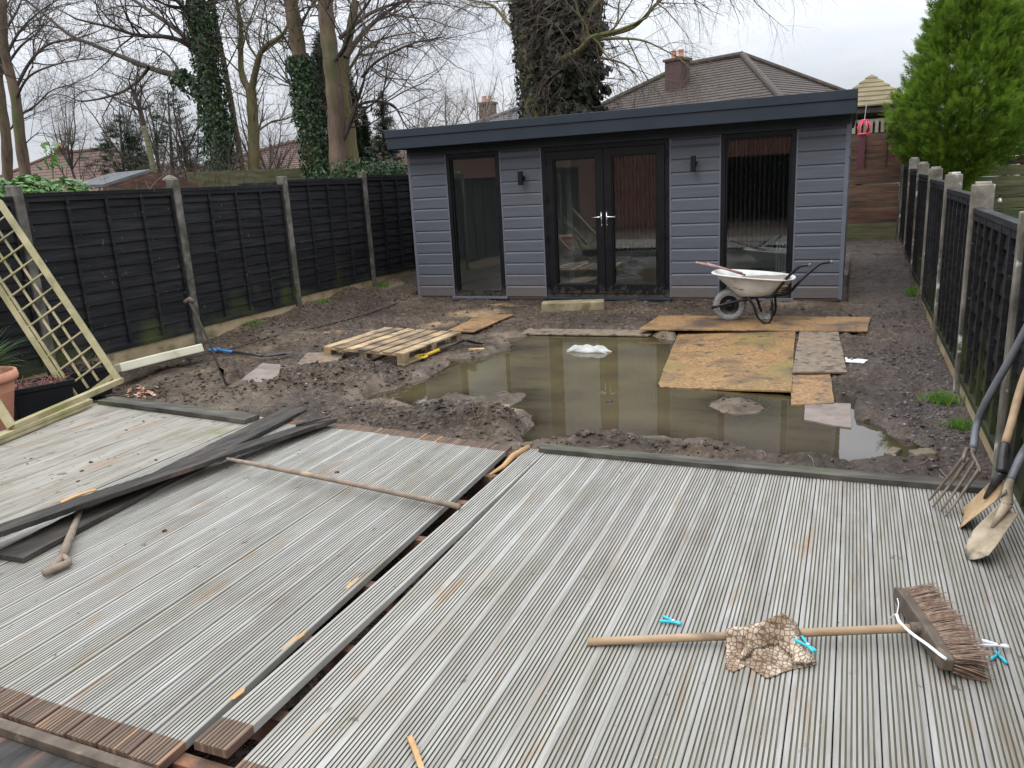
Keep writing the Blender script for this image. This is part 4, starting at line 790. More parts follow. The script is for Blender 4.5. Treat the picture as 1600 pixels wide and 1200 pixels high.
def pots():
    c = G(-14, 668, .0); c[2] = -.02
    t = thing('plant_pot', 'round terracotta pot with a wide rim at the left edge', 'pot', c); H = .46
    prof = [(.0, .0), (.145, 0), (.15, .01), (.205, H*.62), (.21, H*.64), (.212, H*.66), (.218, H*.8), (.222, H*.82), (.25, H*.84), (.258, H*.9), (.25, H*.99), (.235, H), (.222, H*.97), (.21, H*.86), (0, H*.85)]
    m = MB(); m.lathe(prof, c, 40); m.build('pot_body', MAT['terra'], t, smooth=True)
    m = MB(); m.lathe([(0, .02), (.1, .018), (.208, .0)], c+V3(0, 0, H*.88), 24); m.build('soil', MAT['clod'], t)
    p = thing('spiky_plant', 'green strap leaved palm like plant growing from the terracotta pot', 'plant', c+V3(0, 0, H*.88))
    m = MB(); blades(m, c+V3(0, 0, H*.88+.05), 120, .52, .022, rng=random.Random(2)); m.build('leaves', MAT['spiky'], p)
    m = MB(); m.tube([c+V3(0, 0, H*.88), c+V3(0, 0, H*.88+.07)], [.03, .025], 8); m.build('stem', MAT['bark'], p)
    for k, (px0, px1, lab, pl) in enumerate([((26, 655), (97, 640), 'black rectangular planter next to the terracotta pot', 'dry reddish stems and fallen leaves in the planter next to the terracotta pot'), ((112, 626), (170, 612), 'black rectangular planter behind the foot of the trellis', 'withered brown twigs in the planter behind the trellis foot')]):
        a, b = G(*px0, 0), G(*px1, 0); u = _n(b-a); v = V3(-u[1], u[0], 0)
        if v[0] > 0: v = -v
        L = .46 if k == 0 else .40; W_ = .34; H = .27; c0 = a-V3(0, 0, .03); t = thing('planter', lab, 'planter', c0+u*L/2+v*W_/2); cc = c0+u*L/2+v*W_/2
        def ring(sc, z): return [cc+u*L/2*sc*i+v*W_/2*sc*j+V3(0, 0, z) for i, j in ((-1, -1), (1, -1), (1, 1), (-1, 1))]
        m = MB(); R = [ring(.86, 0), ring(.98, H*.82), ring(1.04, H*.83), ring(1.06, H), ring(.98, H), ring(.95, H*.85)]; vs = sum(R, [])
        fs = [(3, 2, 1, 0)]+[(i*4+j, i*4+(j+1) % 4, i*4+4+(j+1) % 4, i*4+4+j) for i in range(len(R)-1) for j in range(4)]; m.add(vs, fs); m.build('planter_body', MAT['planter'], t, bevel=.008)
        m = MB(); m.add(ring(.955, H*.88), [(0, 1, 2, 3)]); m.build('soil', MAT['clod'], t)
        m = MB(); rr = random.Random(k+4)
        for _ in range(90 if k else 60):
            q = cc+u*L*.42*rr.uniform(-1, 1)+v*W_*.42*rr.uniform(-1, 1)+V3(0, 0, H*.88); dd = V3(rr.uniform(-1, 1), rr.uniform(-1, 1), rr.uniform(.2, 1.6) if k else rr.uniform(.1, .7)); dd = _n(dd)*rr.uniform(.06, .2 if k else .13); m.tube([q, q+dd*.5+V3(0, 0, .01), q+dd], [.0035, .003, .0012], 4)
        for _ in range(40):
            q = cc+u*L*.42*rr.uniform(-1, 1)+v*W_*.42*rr.uniform(-1, 1)+V3(0, 0, H*.88+rr.uniform(.005, .03)); e = _n(V3(rr.uniform(-1, 1), rr.uniform(-1, 1), rr.uniform(-.3, .3)))*.02; f_ = _n(np.cross(e, V3(0, .2, 1)))*.014; m.add([q-e, q+f_, q+e, q-f_], [(0, 1, 2, 3)])
        tag(m.build('dry_plant', MAT['redleaf'] if k == 0 else MAT['twig'], loc=cc), pl, 'plant')
pots()
plank(G(178, 578, .10), G(307, 546, .10), .24, .09, MAT['cream'], 'gutter_length', 'cream plastic channel length lying on the soil below the left fence', 'gutter', roll=.25, bev=.012)
def iron_bar():
    b = Gs(357, 603); tz = .80; top = PY(297, 472, b[1]+.12); t = thing('iron_bar', 'rusty digging bar standing stuck in the soil before the left fence', 'bar', b)
    m = MB(); P = [b+V3(0, 0, -.05), b+(top-b)*.2+V3(-.012, 0, 0), b+(top-b)*.5+V3(.012, 0, 0), b+(top-b)*.85, top]; m.tube(P, [.010, .012, .011, .012, .014], 10); m.build('shaft', MAT['barkdark'], t, smooth=True)
    m = MB(); m.tube([top+V3(-.05, -.01, .0), top+V3(.0, 0, .025), top+V3(.035, .01, .0)], [.02, .024, .018], 10); m.build('grip', MAT['broomwood'], t, smooth=True)
    m = MB(); q = b+(top-b)*.2; m.poly([q+V3(-.012, -.01, .02), q+V3(.045, -.01, .0), q+V3(.03, -.01, -.05), q+V3(-.005, -.01, -.04)], .01); m.build('foot_plate', MAT['tine'], t)
iron_bar()
def lying_shovel(hp, sp, bp, label, hm, grip='D', blen=.28, name='shovel'):
    """hp handle end, sp shaft/blade joint, bp blade tip, all world"""
    t = thing(name, label, 'shovel', (hp+bp)/2); d = _n(sp-hp); s = _n(np.cross(d, (0, 0, 1))); L = np.linalg.norm(sp-hp)
    m = MB(); k = .42; m.tube([hp+d*.06, hp+d*L*k], [.017, .018], 12); h = m.build('handle', hm, t, smooth=True)
    m = MB(); g = hp; m.tube([g+d*.10, g+d*.05-s*.05, g-s*.062, g+d*-.02-s*.0, g+s*.062, g+d*.05+s*.05, g+d*.10], [.014]*7, 8); m.build('grip', hm, h, smooth=True)
    m = MB(); m.tube([hp+d*L*k, hp+d*L*.8, sp+V3(0, 0, .0)], [.015, .014, .016], 12); m.build('shaft', MAT['steel'], t, smooth=True)
    m = MB(); d2 = _n(bp-sp); bl = np.linalg.norm(bp-sp); vs = []; n = 9
    for i in range(n):
        v = i/(n-1)
        for j in range(n):
            u = j/(n-1)*2-1; w = .09*(1-.25*v**4) if v > .05 else .06; vs.append(sp+d2*(bl*v*(1-.08*u*u*(v > .9)))+s*u*w+V3(0, 0, .02*u*u-.012*math.sin(v*3)))
    m.add(vs, [(i*n+j, i*n+j+1, (i+1)*n+j+1, (i+1)*n+j) for i in range(n-1) for j in range(n-1)]); o = m.build('blade', MAT['steel'], t, smooth=True); md = o.modifiers.new('solid', 'SOLIDIFY'); md.thickness = .003
lying_shovel(Gs(333, 546, .03), Gs(410, 556, .05), Gs(455, 552, .03), 'blue handled shovel with a dark blade lying on soil near the left fence', MAT['blue'])
lying_shovel(Gs(656, 558, .03), Gs(724, 532, .06), Gs(752, 538, .02), 'yellow handled spade lying against the right side of the pallet', MAT['yellow'])
# ---------------------------------------------------------------- pallet
def pallet():
    z = -.046; A = G(505, 541, .08); A[2] = z; e1 = _n(V3(1.10, -.18, 0)); e2 = _n(V3(.07, 1.13, 0))
    t = thing('wooden_pallet', 'weathered pine pallet lying flat on the mud left of the puddle', 'pallet', A); W_, D_ = 1.10, 1.12
    def bx(u0, u1, v0, v1, z0, z1, name, s):
        m = MB(); m.frame_box(A+e1*u0+e2*v0+V3(0, 0, z0), e1*(u1-u0), e2*(v1-v0), V3(0, 0, z1-z0)); attr_all(m.build(name, MAT['pallet'], t, bevel=.003), seed=s)
    for i in range(7):
        w = .118; u = i*(W_-w)/6; bx(u, u+w, 0, D_, .108, .126, 'deck_slat', i)
    for v in (0, D_/2-.05, D_-.1): bx(0, W_, v+.001, v+.099, .09, .1075, 'stringer', 9)
    for i, u in enumerate((0, W_/2-.05, W_-.1)):
        for v in (0, D_/2-.05, D_-.1): bx(u+.002, u+.098, v+.003, v+.096, .018, .0895, 'block', 11+i)
        bx(u, u+.1, .001, D_-.001, 0, .0175, 'bottom_board', 15+i)
pallet()
# ---------------------------------------------------------------- boards laid on the mud
def board(quad, z, m, name, label, th=.014, cat='board', P=None):
    mb = MB(); P = list(P) if P is not None else [G(x, y, z) for x, y in quad]
    # subdivide edges so the outline wanders a little
    rr = random.Random(len(label)); Q = []
    for i in range(len(P)):
        a, b = P[i], P[(i+1) % len(P)]; n = 8
        for k in range(n): Q.append(lerp(a, b, k/n)+(V3(rr.uniform(-.004, .004), rr.uniform(-.004, .004), 0) if k else 0))
    mb.poly(Q, th); o = mb.build(name, m, loc=sum(P)/len(P)); return tag(o, label, cat)
for k_, m_, nm_, lb_, ct_ in (('big', 'osbalgae', 'osb_board', 'large square orange chipboard sheet with its left part under the puddle', 'board'), ('strip', 'osb', 'osb_board', 'long narrow chipboard strip lying in front of the wheelbarrow', 'board'),
    ('mud', 'osbmud', 'osb_board', 'muddy chipboard piece to the right of the large square sheet', 'board'), ('low', 'osb', 'osb_board', 'small chipboard piece below the muddy one beside the puddle', 'board'), ('slab', 'pinkslab', 'muddy_slab', 'pale silted slab at the right edge of the puddle', 'slab'),
    ('strip2', 'osb', 'osb_board', 'orange brown chipboard strip behind the pallet', 'board'), ('shore', 'osbmud', 'osb_board', 'mud covered board along the far shore of the puddle', 'board'), ('grey', 'pinkslab', 'grey_slab', 'grey flat slab lying near the blue handled shovel', 'slab'), ('brown', 'osbmud', 'osb_board', 'brown muddy board just left of the pallet', 'board')):
    board(None, None, MAT[m_], nm_, lb_, cat=ct_, P=BOARDS[k_])
board([(1320, 558), (1356, 562), (1350, 567), (1322, 565)], -.03, MAT['white'], 'plastic_strip', 'short white strip on the mud right of the chipboard', cat='strip', th=.006)
def rough_block(c, size, rot, m, name, label, cat, seed=0, par=None):
    mb = MB(); import bmesh
    bm = bmesh.new(); bmesh.ops.create_cube(bm, size=1); bmesh.ops.subdivide_edges(bm, edges=bm.edges, cuts=5, use_grid_fill=True); rr = random.Random(seed); ph = [rr.random()*9 for _ in range(6)]
    for v in bm.verts:
        x, y, z = v.co; n = .06*(math.sin(x*9+ph[0])*math.cos(y*8+ph[1])+math.sin(z*11+ph[2]+x*4)+.5*math.sin(x*21+y*17+z*19+ph[3])); v.co = v.co*(1+n-.12*(abs(x)+abs(y)+abs(z)-1))
    me = bpy.data.meshes.new(name); R = Matrix.Rotation(rot, 4, 'Z')@Matrix.Diagonal((*size, 1)); bm.transform(R); bm.to_mesh(me); bm.free(); me.materials.append(m); o = bpy.data.objects.new(name, me); SC.collection.objects.link(o); o.location = [float(a) for a in c]; me.polygons.foreach_set('use_smooth', [True]*len(me.polygons)); return tag(o, label, cat)
a, b = G(843, 487, -.02), G(941, 484, -.02); c = (a+b)/2+V3(0, .05, .05)
mb = MB(); mb.beam(a+V3(0, .1, .045), b+V3(0, .1, .045), .2, .14); o = mb.build('door_step_block', MAT['yellowstone'], loc=c, bevel=.018); tag(o, 'mossy yellow timber block used as a step below the glazed doors', 'block')
rough_block(Gs(1442, 718)+V3(0, 0, .02), (.13, .09, .07), .4, MAT['stone'], 'stone', 'mossy olive stone at the right end of the puddle', 'stone', 1)
rough_block(Gs(1395, 708)+V3(0, 0, .0), (.12, .06, .04), 1.1, MAT['stone'], 'stone', 'flat brown stone beside the deck edge near the puddle', 'stone', 2)
rough_block(Gs(790, 640)+V3(0, 0, .01), (.07, .06, .05), .2, MAT['yellowstone'], 'rubble', 'pale yellow rubble lump on top of the mud heap', 'rubble', 3)
rough_block(Gs(745, 548)+V3(0, 0, .01), (.16, .05, .03), .5, MAT['cutwood'], 'wood_offcut', 'small orange wood offcut by the far left shore', 'offcut', 4)
rough_block(Gs(420, 525)+V3(0, 0, .01), (.06, .05, .04), .5, MAT['stone'], 'stone', 'small stone by the left fence bank', 'stone', 6)
rough_block(G(952, 628, WZ)+V3(0, 0, .0), (.05, .03, .02), .5, MAT['steel'], 'stone', 'small dark stone breaking the middle of the puddle', 'stone', 7)
# wet bag in the puddle
def crumple(c, sx, sy, h, m, name, label, cat, seed=0, rot=0):
    n = 26; vs = []; mb = MB()
    for i in range(n):
        for j in range(n):
            u = i/(n-1)*2-1; v = j/(n-1)*2-1; r = math.hypot(u, v); x = u*sx*(1+.25*math.sin(v*5+seed)); y = v*sy*(1+.25*math.sin(u*6+seed*2))
            z = h*max(0, 1-max(abs(u), abs(v))**3)*(.55+.9*abs(float(fbm(np.array(u*1.6+seed), np.array(v*1.6+5), 1.1, 3))*2))
            vs.append((c[0]+x*math.cos(rot)-y*math.sin(rot), c[1]+x*math.sin(rot)+y*math.cos(rot), c[2]+z))
    mb.add(vs, [(i*n+j, (i+1)*n+j, (i+1)*n+j+1, i*n+j+1) for i in range(n-1) for j in range(n-1)]); o = mb.build(name, m, loc=c, smooth=True); md = o.modifiers.new('s', 'SOLIDIFY'); md.thickness = .003; return tag(o, label, cat)
crumple(G(920, 549, WZ), .20, .07, .07, MAT['bag'], 'plastic_bag', 'crumpled white bag floating in the puddle', 'bag', 1)
crumple(G(1194, 500, -.04), .09, .06, .10, MAT['bag'], 'plastic_bag', 'white plastic sack under the wheelbarrow legs', 'bag', 3, .4)
# ---------------------------------------------------------------- wheelbarrow
def wheelbarrow():
    yc = 9.15; ze = -.02
    def Q(px, py, y=None): return PY(px, py, yc if y is None else y)
    t = thing('wheelbarrow', 'grey metal wheelbarrow with black tube frame standing before the right window', 'wheelbarrow', (-1.0, yc, ze))
    wc = Q(1140, 480); R = wc[2]-ze; R = .178; wc[2] = ze+R
    w_ = thing  # wheel
    m = MB(); m.lathe([(R*.62, -.035), (R*.8, -.045), (R*.93, -.04), (R, -.02), (R*1.005, 0), (R, .02), (R*.93, .04), (R*.8, .045), (R*.62, .035)], wc, 40, axis=1)
    for k in range(36):
        a = k*2*math.pi/36; p = wc+V3(math.cos(a)*R*.99, 0, math.sin(a)*R*.99); e = V3(math.cos(a), 0, math.sin(a)); f_ = V3(-math.sin(a), 0, math.cos(a)); m.frame_box(p-f_*.006-V3(0, .03, 0), f_*.012, V3(0, .06, 0), e*.008)
    wh = m.build('wheel', MAT['tyre'], t, smooth=False)
    m = MB(); m.lathe([(.02, -.05), (.03, -.05), (.035, -.02), (R*.45, -.012), (R*.62, -.034), (R*.64, -.036), (R*.64, .036), (R*.62, .034), (R*.45, .012), (.035, .02), (.03, .05), (.02, .05)], wc, 32, axis=1); m.tube([wc-V3(0, .12, 0), wc+V3(0, .12, 0)], .009, 8); m.build('rim', MAT['blackmetal'], wh, smooth=True)
    # frame: each side a bent tube from axle nose to handle
    for s in (-1, 1):
        y = yc+s*.13; yh = yc+s*.29; m = MB()
        px = [(1112, 480), (1150, 468), (1190, 464), (1207, 463), (1222, 440), (1240, 418), (1250, 413), (1262, 411)]
        ys = [yc+s*.10, yc+s*.12, yc+s*.16, yc+s*.2, yc+s*.24, yc+s*.27, yc+s*.28, yc+s*.29]
        # build in the mid plane, then give each side its own y
        P = []
        for (a, b), yy in zip([(1112, 481), (1150, 471), (1186, 464), (1206, 463), (1226, 438), (1246, 419), (1254, 415), (1267, 414)] if s < 0 else [(1120, 478), (1160, 467), (1200, 462), (1230, 459), (1252, 437), (1277, 415), (1285, 411), (1301, 409)], ys):
            q = Q(a, b, yy); P.append(q)
        P = curve(P, 3)
        m.tube(P, .016, 10); f = m.build('frame_tube', MAT['blackmetal'], t, smooth=True)
        m = MB(); m.tube([P[-2]+(P[-1]-P[-2])*.1, P[-1]], .021, 10); m.build('grip', MAT['greyplastic'], f, smooth=True)
        m = MB(); L = []
        for (a, b) in [(1172, 464), (1181, 476), (1186, 494), (1196, 506), (1206, 503), (1210, 490), (1208, 463)]:
            q = Q(a, b-3); q[1] = yc+s*.2; q[2] = max(q[2], ze+.014); L.append(q)
        # smooth the loop
        S = [lerp(L[i], L[i+1], k/3) for i in range(len(L)-1) for k in range(3)]+[L[-1]]; S = [S[0]]+[(S[i-1]+S[i]*2+S[i+1])/4 for i in range(1, len(S)-1)]+[S[-1]]
        m.tube(S, .0135, 10); m.build('leg', MAT['blackmetal'], t, smooth=True)
    m = MB(); a = Q(1186, 463); m.beam((a[0], yc-.17, a[2]+.012), (a[0], yc+.17, a[2]+.012), .05, .012); a = Q(1206, 480); m.beam((a[0], yc-.2, a[2]), (a[0], yc+.2, a[2]), .025, .008); m.build('cross_brace', MAT['blackmetal'], t)
    # tray
    top = [Q(1115, 424), Q(1241, 434)]; bot = [Q(1156, 461), Q(1212, 458)]; m = MB(); n = 28
    def ring(xa, xb, za, zb, hw, p=3.2, grow=0):
        R = []
        for k in range(n):
            a = 2*math.pi*k/n; cx, sy = math.cos(a), math.sin(a); rr = (abs(cx)**p+abs(sy)**p)**(-1/p); u = cx*rr; v = sy*rr
            x = lerp(xa, xb, (u+1)/2); z = lerp(za, zb, (u+1)/2); R.append((x, yc+v*hw*(1-.12*(u < 0)*abs(u)), z))
        return R
    xa, za, xb, zb = top[0][0], top[0][2], top[1][0], top[1][2]; ba, bz, bb, bz2 = bot[0][0], bot[0][2], bot[1][0], bot[1][2]
    rings = [ring(xa-.012, xb+.012, za-.012, zb-.012, .34), ring(xa-.016, xb+.016, za, zb, .345), ring(xa, xb, za+.006, zb+.006, .33), ring(xa+.015, xb-.012, za-.01, zb-.01, .315)]
    for q in (.35, .7, .92): rings.append(ring(lerp(xa, ba, q), lerp(xb, bb, q**1.3), lerp(za, bz, q), lerp(zb, bz2, q), lerp(.315, .2, q)))
    rings.append(ring(ba, bb, bz, bz2, .18)); rings.append(ring(lerp(ba, bb, .4), lerp(ba, bb, .6), bz, bz2, .05))
    m.add([v for r_ in rings for v in r_], [(i*n+j, i*n+(j+1) % n, (i+1)*n+(j+1) % n, (i+1)*n+j) for i in range(len(rings)-1) for j in range(n)]+[tuple((len(rings)-1)*n+j for j in range(n))])
    o = m.build('tray', MAT['barrow'], t, smooth=True)
    md = o.modifiers.new('s', 'SOLIDIFY'); md.thickness = .004
    # rods in the tray
    for k, (a, b, lab) in enumerate([((1087, 410), (1160, 427), 'reddish muddy rod sticking out of the wheelbarrow, the longer one'), ((1104, 412), (1165, 430), 'reddish muddy rod in the wheelbarrow, the shorter one')]):
        p, q = Q(*a, yc-.05+k*.1), Q(*b, yc+.05+k*.05); stick([p, lerp(p, q, .5)+V3(0, 0, .005), q], [.014, .012, .012], MATROD, 'garden_rod', lab, 'rod')
    rough_block((Q(1190, 432)[0], yc, Q(1190, 434)[2]-.05), (.55, .44, .10), .0, MAT['pinkslab'], 'soil_load', 'pale dried spoil lying inside the wheelbarrow tray', 'soil', 9)
MATROD = mat('pink_muddy_rod', [(.22, .09, .09), (.42, .28, .26)], sc=20, rough=.6, bump=.2)
wheelbarrow()
# ---------------------------------------------------------------- tools at the right fence
def fork():
    base = G(1500, 705, .33); base = PX(1500, 705, .52)
    t = thing('garden_fork', 'muddy four tined fork with a grey cranked handle leaning on the right fence', 'fork', G(1480, 790, DZ))
    c = PX(1505, 702, .55); n0 = PX(1521, 700, .575)
    hs = [n0, PX(1527, 660, .60), PX(1545, 620, .63), PX(1572, 572, .68), PX(1600, 520, .73)]; e = hs[-1]+(hs[-1]-hs[-2])*.8; e[0] = .765
    m = MB(); m.tube(curve(hs+[e]), [.017]*31, 12); m.build('handle', MAT['greyplastic'], t, smooth=True)
    d = _n(e-hs[-1]); s = _n(np.cross(d, (1, 0, 0))); m = MB(); m.tube([e, e+d*.05-s*.05, e+d*.12-s*.055, e+d*.13, e+d*.12+s*.055, e+d*.05+s*.05, e], [.014]*7, 8); m.build('grip', MAT['greyplastic'], t, smooth=True)
    tips = [G(1451, 783, DZ+.02), G(1457, 793, DZ+.012), G(1470, 799, DZ+.012), G(1477, 807, DZ+.006)]
    tops = [PX(1506, 714, .50), PX(1514, 716, .53), PX(1522, 722, .555), PX(1530, 732, .575)]
    m = MB(); m.tube(curve([tops[0]+V3(0, 0, -.02), tops[0], n0+V3(-.02, 0, -.005), tops[3], tops[3]+V3(0, 0, -.02)], 4), .0085, 8); m.tube([n0, n0+V3(-.005, 0, -.04)], [.017, .012], 10); m.build('fork_neck', MAT['tine'], t, smooth=True)
    for a, b in zip(tops, tips):
        m = MB(); mid = lerp(a, b, .5)+V3(.012, -.0, .02); m.tube(curve([a, mid, b], 4), [.0085, .0085, .008, .008, .0075, .007, .006, .005, .003], 8); m.build('tine', MAT['tine'], t, smooth=True)
fork()
def blade_tool(neck, tl, tr, nl, nr, hpts, label, name, bm_, hm, straight=True, seedn=1):
    """blade quad: neck-left, neck-right, tip-left, tip-right"""
    t = thing(name, label, 'spade' if straight else 'shovel', lerp(tl, tr, .5)); n = 13; vs = []; ctr = lerp(lerp(nl, nr, .5), lerp(tl, tr, .5), .5); nrm = _n(np.cross(nr-nl, tl-nl)); 
    if nrm[2] < 0: nrm = -nrm
    r = random.Random(seedn); jag = [r.uniform(-.012, .012) for _ in range(n)]
    for i in range(n):
        v = i/(n-1)
        for j in range(n):
            u = j/(n-1); ue = 2*u-1; p = lerp(lerp(nl, nr, u), lerp(tl, tr, u), v+(jag[j]/.25 if (straight and i == n-1) else 0)+(0 if straight else -.22*ue*ue*(v**6)))
            if not straight: 
                cx = lerp(lerp(nl, nr, .5), lerp(tl, tr, .5), v); p = cx+(p-cx)*(1.0+.12*math.sin(v*3))
            vs.append(p+nrm*((.008 if straight else .03)*ue*ue-.004))
    m = MB(); m.add(vs, [(i*n+j, i*n+j+1, (i+1)*n+j+1, (i+1)*n+j) for i in range(n-1) for j in range(n-1)]); o = m.build('blade', bm_, t, smooth=True); md = o.modifiers.new('s', 'SOLIDIFY'); md.thickness = .003
    m = MB(); C = curve([neck]+hpts); k = len(C); cut = k//3; m.tube(C[:cut+1], [.022-.006*i/cut for i in range(cut+1)], 12); m.tube([lerp(nl, nr, .5)*.6+lerp(tl, tr, .5)*.4+nrm*.004, neck], [.006, .022], 10); m.build('socket', MAT['mudsteel'] if not straight else MAT['steel'], t, smooth=True)
    m = MB(); m.tube(C[cut:], .0165, 12); m.build('handle', hm, t, smooth=True)
# spade (flat)
nk = PX(1565, 738, .60)
blade_tool(nk, G(1500, 826, DZ+.004), G(1503, 797, DZ+.006), PX(1574, 770, .615), PX(1561, 742, .60), [PX(1568, 705, .61), PX(1580, 662, .64), PX(1600, 592, .69), PX(1640, 500, .765)], 'flat spade with a tan clay coated blade between the fork and the shovel', 'garden_spade', MAT['tan'], MAT['handlewood'])
nk = PX(1573, 788, .62)
blade_tool(nk, G(1522, 890, DZ+.003), G(1500, 850, DZ+.01), PX(1585, 806, .65), PX(1563, 784, .60), [PX(1576, 758, .625), PX(1587, 732, .65), PX(1605, 698, .69), PX(1670, 610, .765)], 'rounded shovel with dried mud on its blade, nearest of the tools by the right fence', 'garden_shovel', MAT['mudsteel'], MAT['greyplastic'], straight=False)
def t_handle():
    a = G(120, 812, .135); b = G(98, 868, .125); g0, g1 = G(68, 896, .125), G(110, 878, .125); t = thing('digging_fork', 'wooden T handled tool poking out from under the black planks', 'tool', b)
    m = MB(); d = a-b; m.tube([a+d*.5, a, lerp(a, b, .5), b], [.012, .015, .018, .02], 12); m.build('shaft', MAT['muddywood'], t, smooth=True)
    m = MB(); m.tube([b, lerp(b, lerp(g0, g1, .25), .7), lerp(g0, g1, .2)], [.017, .017, .014], 10); m.tube([b, lerp(b, g1, .8)], [.015, .012], 8); m.build('yoke', MAT['muddywood'], t, smooth=True)
    m = MB(); m.tube([g0, g1], .0165, 14); m.build('grip', MAT['muddywood'], t, smooth=True)
t_handle()
# ---------------------------------------------------------------- broom, cloth, pegs
def broom():
    a = G(918, 1003, DZ+.014); b = G(1436, 981, DZ+.06); t = thing('yard_broom', 'stiff bristled yard broom lying on the right deck', 'broom', b)
    m = MB(); m.tube([lerp(a, b, k/14) for k in range(15)], .0142, 16); m.build('handle', MAT['handlewood'], t, smooth=True)
    # block: axis from far end to near end, bristles towards +x
    e0 = G(1403, 925, DZ+.05); e1 = G(1482, 1040, DZ+.05); ax = _n(e1-e0); L = np.linalg.norm(e1-e0); d = _n(b-a); bd = V3(d[0], d[1], 0); bd = bd-ax*bd.dot(ax); bd = _n(bd+V3(0, 0, -.12)); up = np.cross(ax, bd); up = up if up[2] > 0 else -up
    m = MB(); n = 20; W_ = .062; H_ = .034; prof = []
    for k in range(n+1):
        s = k/n; w = W_*(.62+.38*math.sin(math.pi*min(1, max(0, s)))**.35)/2; p = e0+ax*L*s
        prof.append([p-up*w-bd*H_*.5, p+up*w-bd*H_*.5, p+up*w+bd*H_*.5, p-up*w+bd*H_*.5])
    m.add([q for r in prof for q in r], [(i*4+j, i*4+(j+1) % 4, i*4+4+(j+1) % 4, i*4+4+j) for i in range(n) for j in range(4)]+[(3, 2, 1, 0), (n*4, n*4+1, n*4+2, n*4+3)])
    o = m.build('head_block', MAT['broomwood'], t, bevel=.005)
    m = MB(); m.tube([b-d*.03, b+d*.01], .0195, 14); m.build('socket', MAT['broomwood'], o)
    m = MB(); rr = random.Random(3)
    for i in range(46):
        for j in range(5):
            base = e0+ax*L*(.02+.96*i/45)+up*W_*.36*(j/2-1)+bd*H_*.5
            for k in range(5):
                l = rr.uniform(.085, .115); fan = ax*((i/45-.5)*.35+rr.uniform(-.16, .16))+up*((j/2-1)*.25+rr.uniform(-.16, .16)); q = base+ax*rr.uniform(-.004, .004)+up*rr.uniform(-.003, .003); dd = _n(bd+fan); tip = q+dd*l
                if tip[2] < DZ+.002: tip[2] = DZ+.002+rr.random()*.004
                m.tube([q, q+dd*l*.5+V3(0, 0, .003), tip], [.0016, .0014, .0010], 3, cap=False)
    m.build('bristles', MAT['bristle'], t, fix=False)
    # white tie looped round the head
    m = MB(); P = [G(1391, 966, DZ+.05), G(1400, 960, DZ+.075), G(1406, 972, DZ+.075), G(1425, 990, DZ+.06), G(1450, 1008, DZ+.06), G(1470, 1024, DZ+.075), G(1479, 1030, DZ+.07)]; C = curve(P, 5)
    m.tube(C, .0055, 6, squash=.4); m.tube(curve([C[6], G(1404, 945, DZ+.07), G(1402, 935, DZ+.075)], 4), .002, 5); tag(m.build('plastic_tie', MAT['white'], loc=P[0], smooth=True), 'white plastic strap hooked round the broom head', 'strap')
broom()
def clothmat():
    m = bpy.data.materials.new('patterned_cloth'); m.use_nodes = True; nt = m.node_tree; N = nt.nodes; L = nt.links; b = N['Principled BSDF']; tc = N.new('ShaderNodeTexCoord')
    v = N.new('ShaderNodeTexVoronoi'); v.feature = 'DISTANCE_TO_EDGE'; v.inputs['Scale'].default_value = 62; v.inputs['Randomness'].default_value = .55; L.new(tc.outputs['Object'], v.inputs[0])
    cr = N.new('ShaderNodeValToRGB'); cr.color_ramp.elements[0].position = .07; cr.color_ramp.elements[0].color = (.20, .14, .10, 1); cr.color_ramp.elements[1].position = .12; cr.color_ramp.elements[1].color = (.52, .43, .32, 1); L.new(v.outputs[0], cr.inputs[0])
    n = N.new('ShaderNodeTexNoise'); n.inputs['Scale'].default_value = 14; n.inputs['Detail'].default_value = 6; L.new(tc.outputs['Object'], n.inputs[0]); r2 = N.new('ShaderNodeValToRGB'); r2.color_ramp.elements[0].position = .42; r2.color_ramp.elements[0].color = (.45, .38, .32, 1); r2.color_ramp.elements[1].position = .6; r2.color_ramp.elements[1].color = (1, 1, 1, 1); L.new(n.outputs[0], r2.inputs[0])
    mx = N.new('ShaderNodeMix'); mx.data_type = 'RGBA'; mx.blend_type = 'MULTIPLY'; mx.inputs[0].default_value = 1; L.new(cr.outputs[0], mx.inputs[6]); L.new(r2.outputs[0], mx.inputs[7]); L.new(mx.outputs[2], b.inputs['Base Color']); b.inputs['Roughness'].default_value = .9
    nb = N.new('ShaderNodeTexNoise'); nb.inputs['Scale'].default_value = 260; L.new(tc.outputs['Object'], nb.inputs[0]); bp = N.new('ShaderNodeBump'); bp.inputs['Strength'].default_value = .3; bp.inputs['Distance'].default_value = .002; L.new(nb.outputs[0], bp.inputs['Height']); L.new(bp.outputs[0], b.inputs['Normal']); return m
MAT['cloth'] = clothmat()
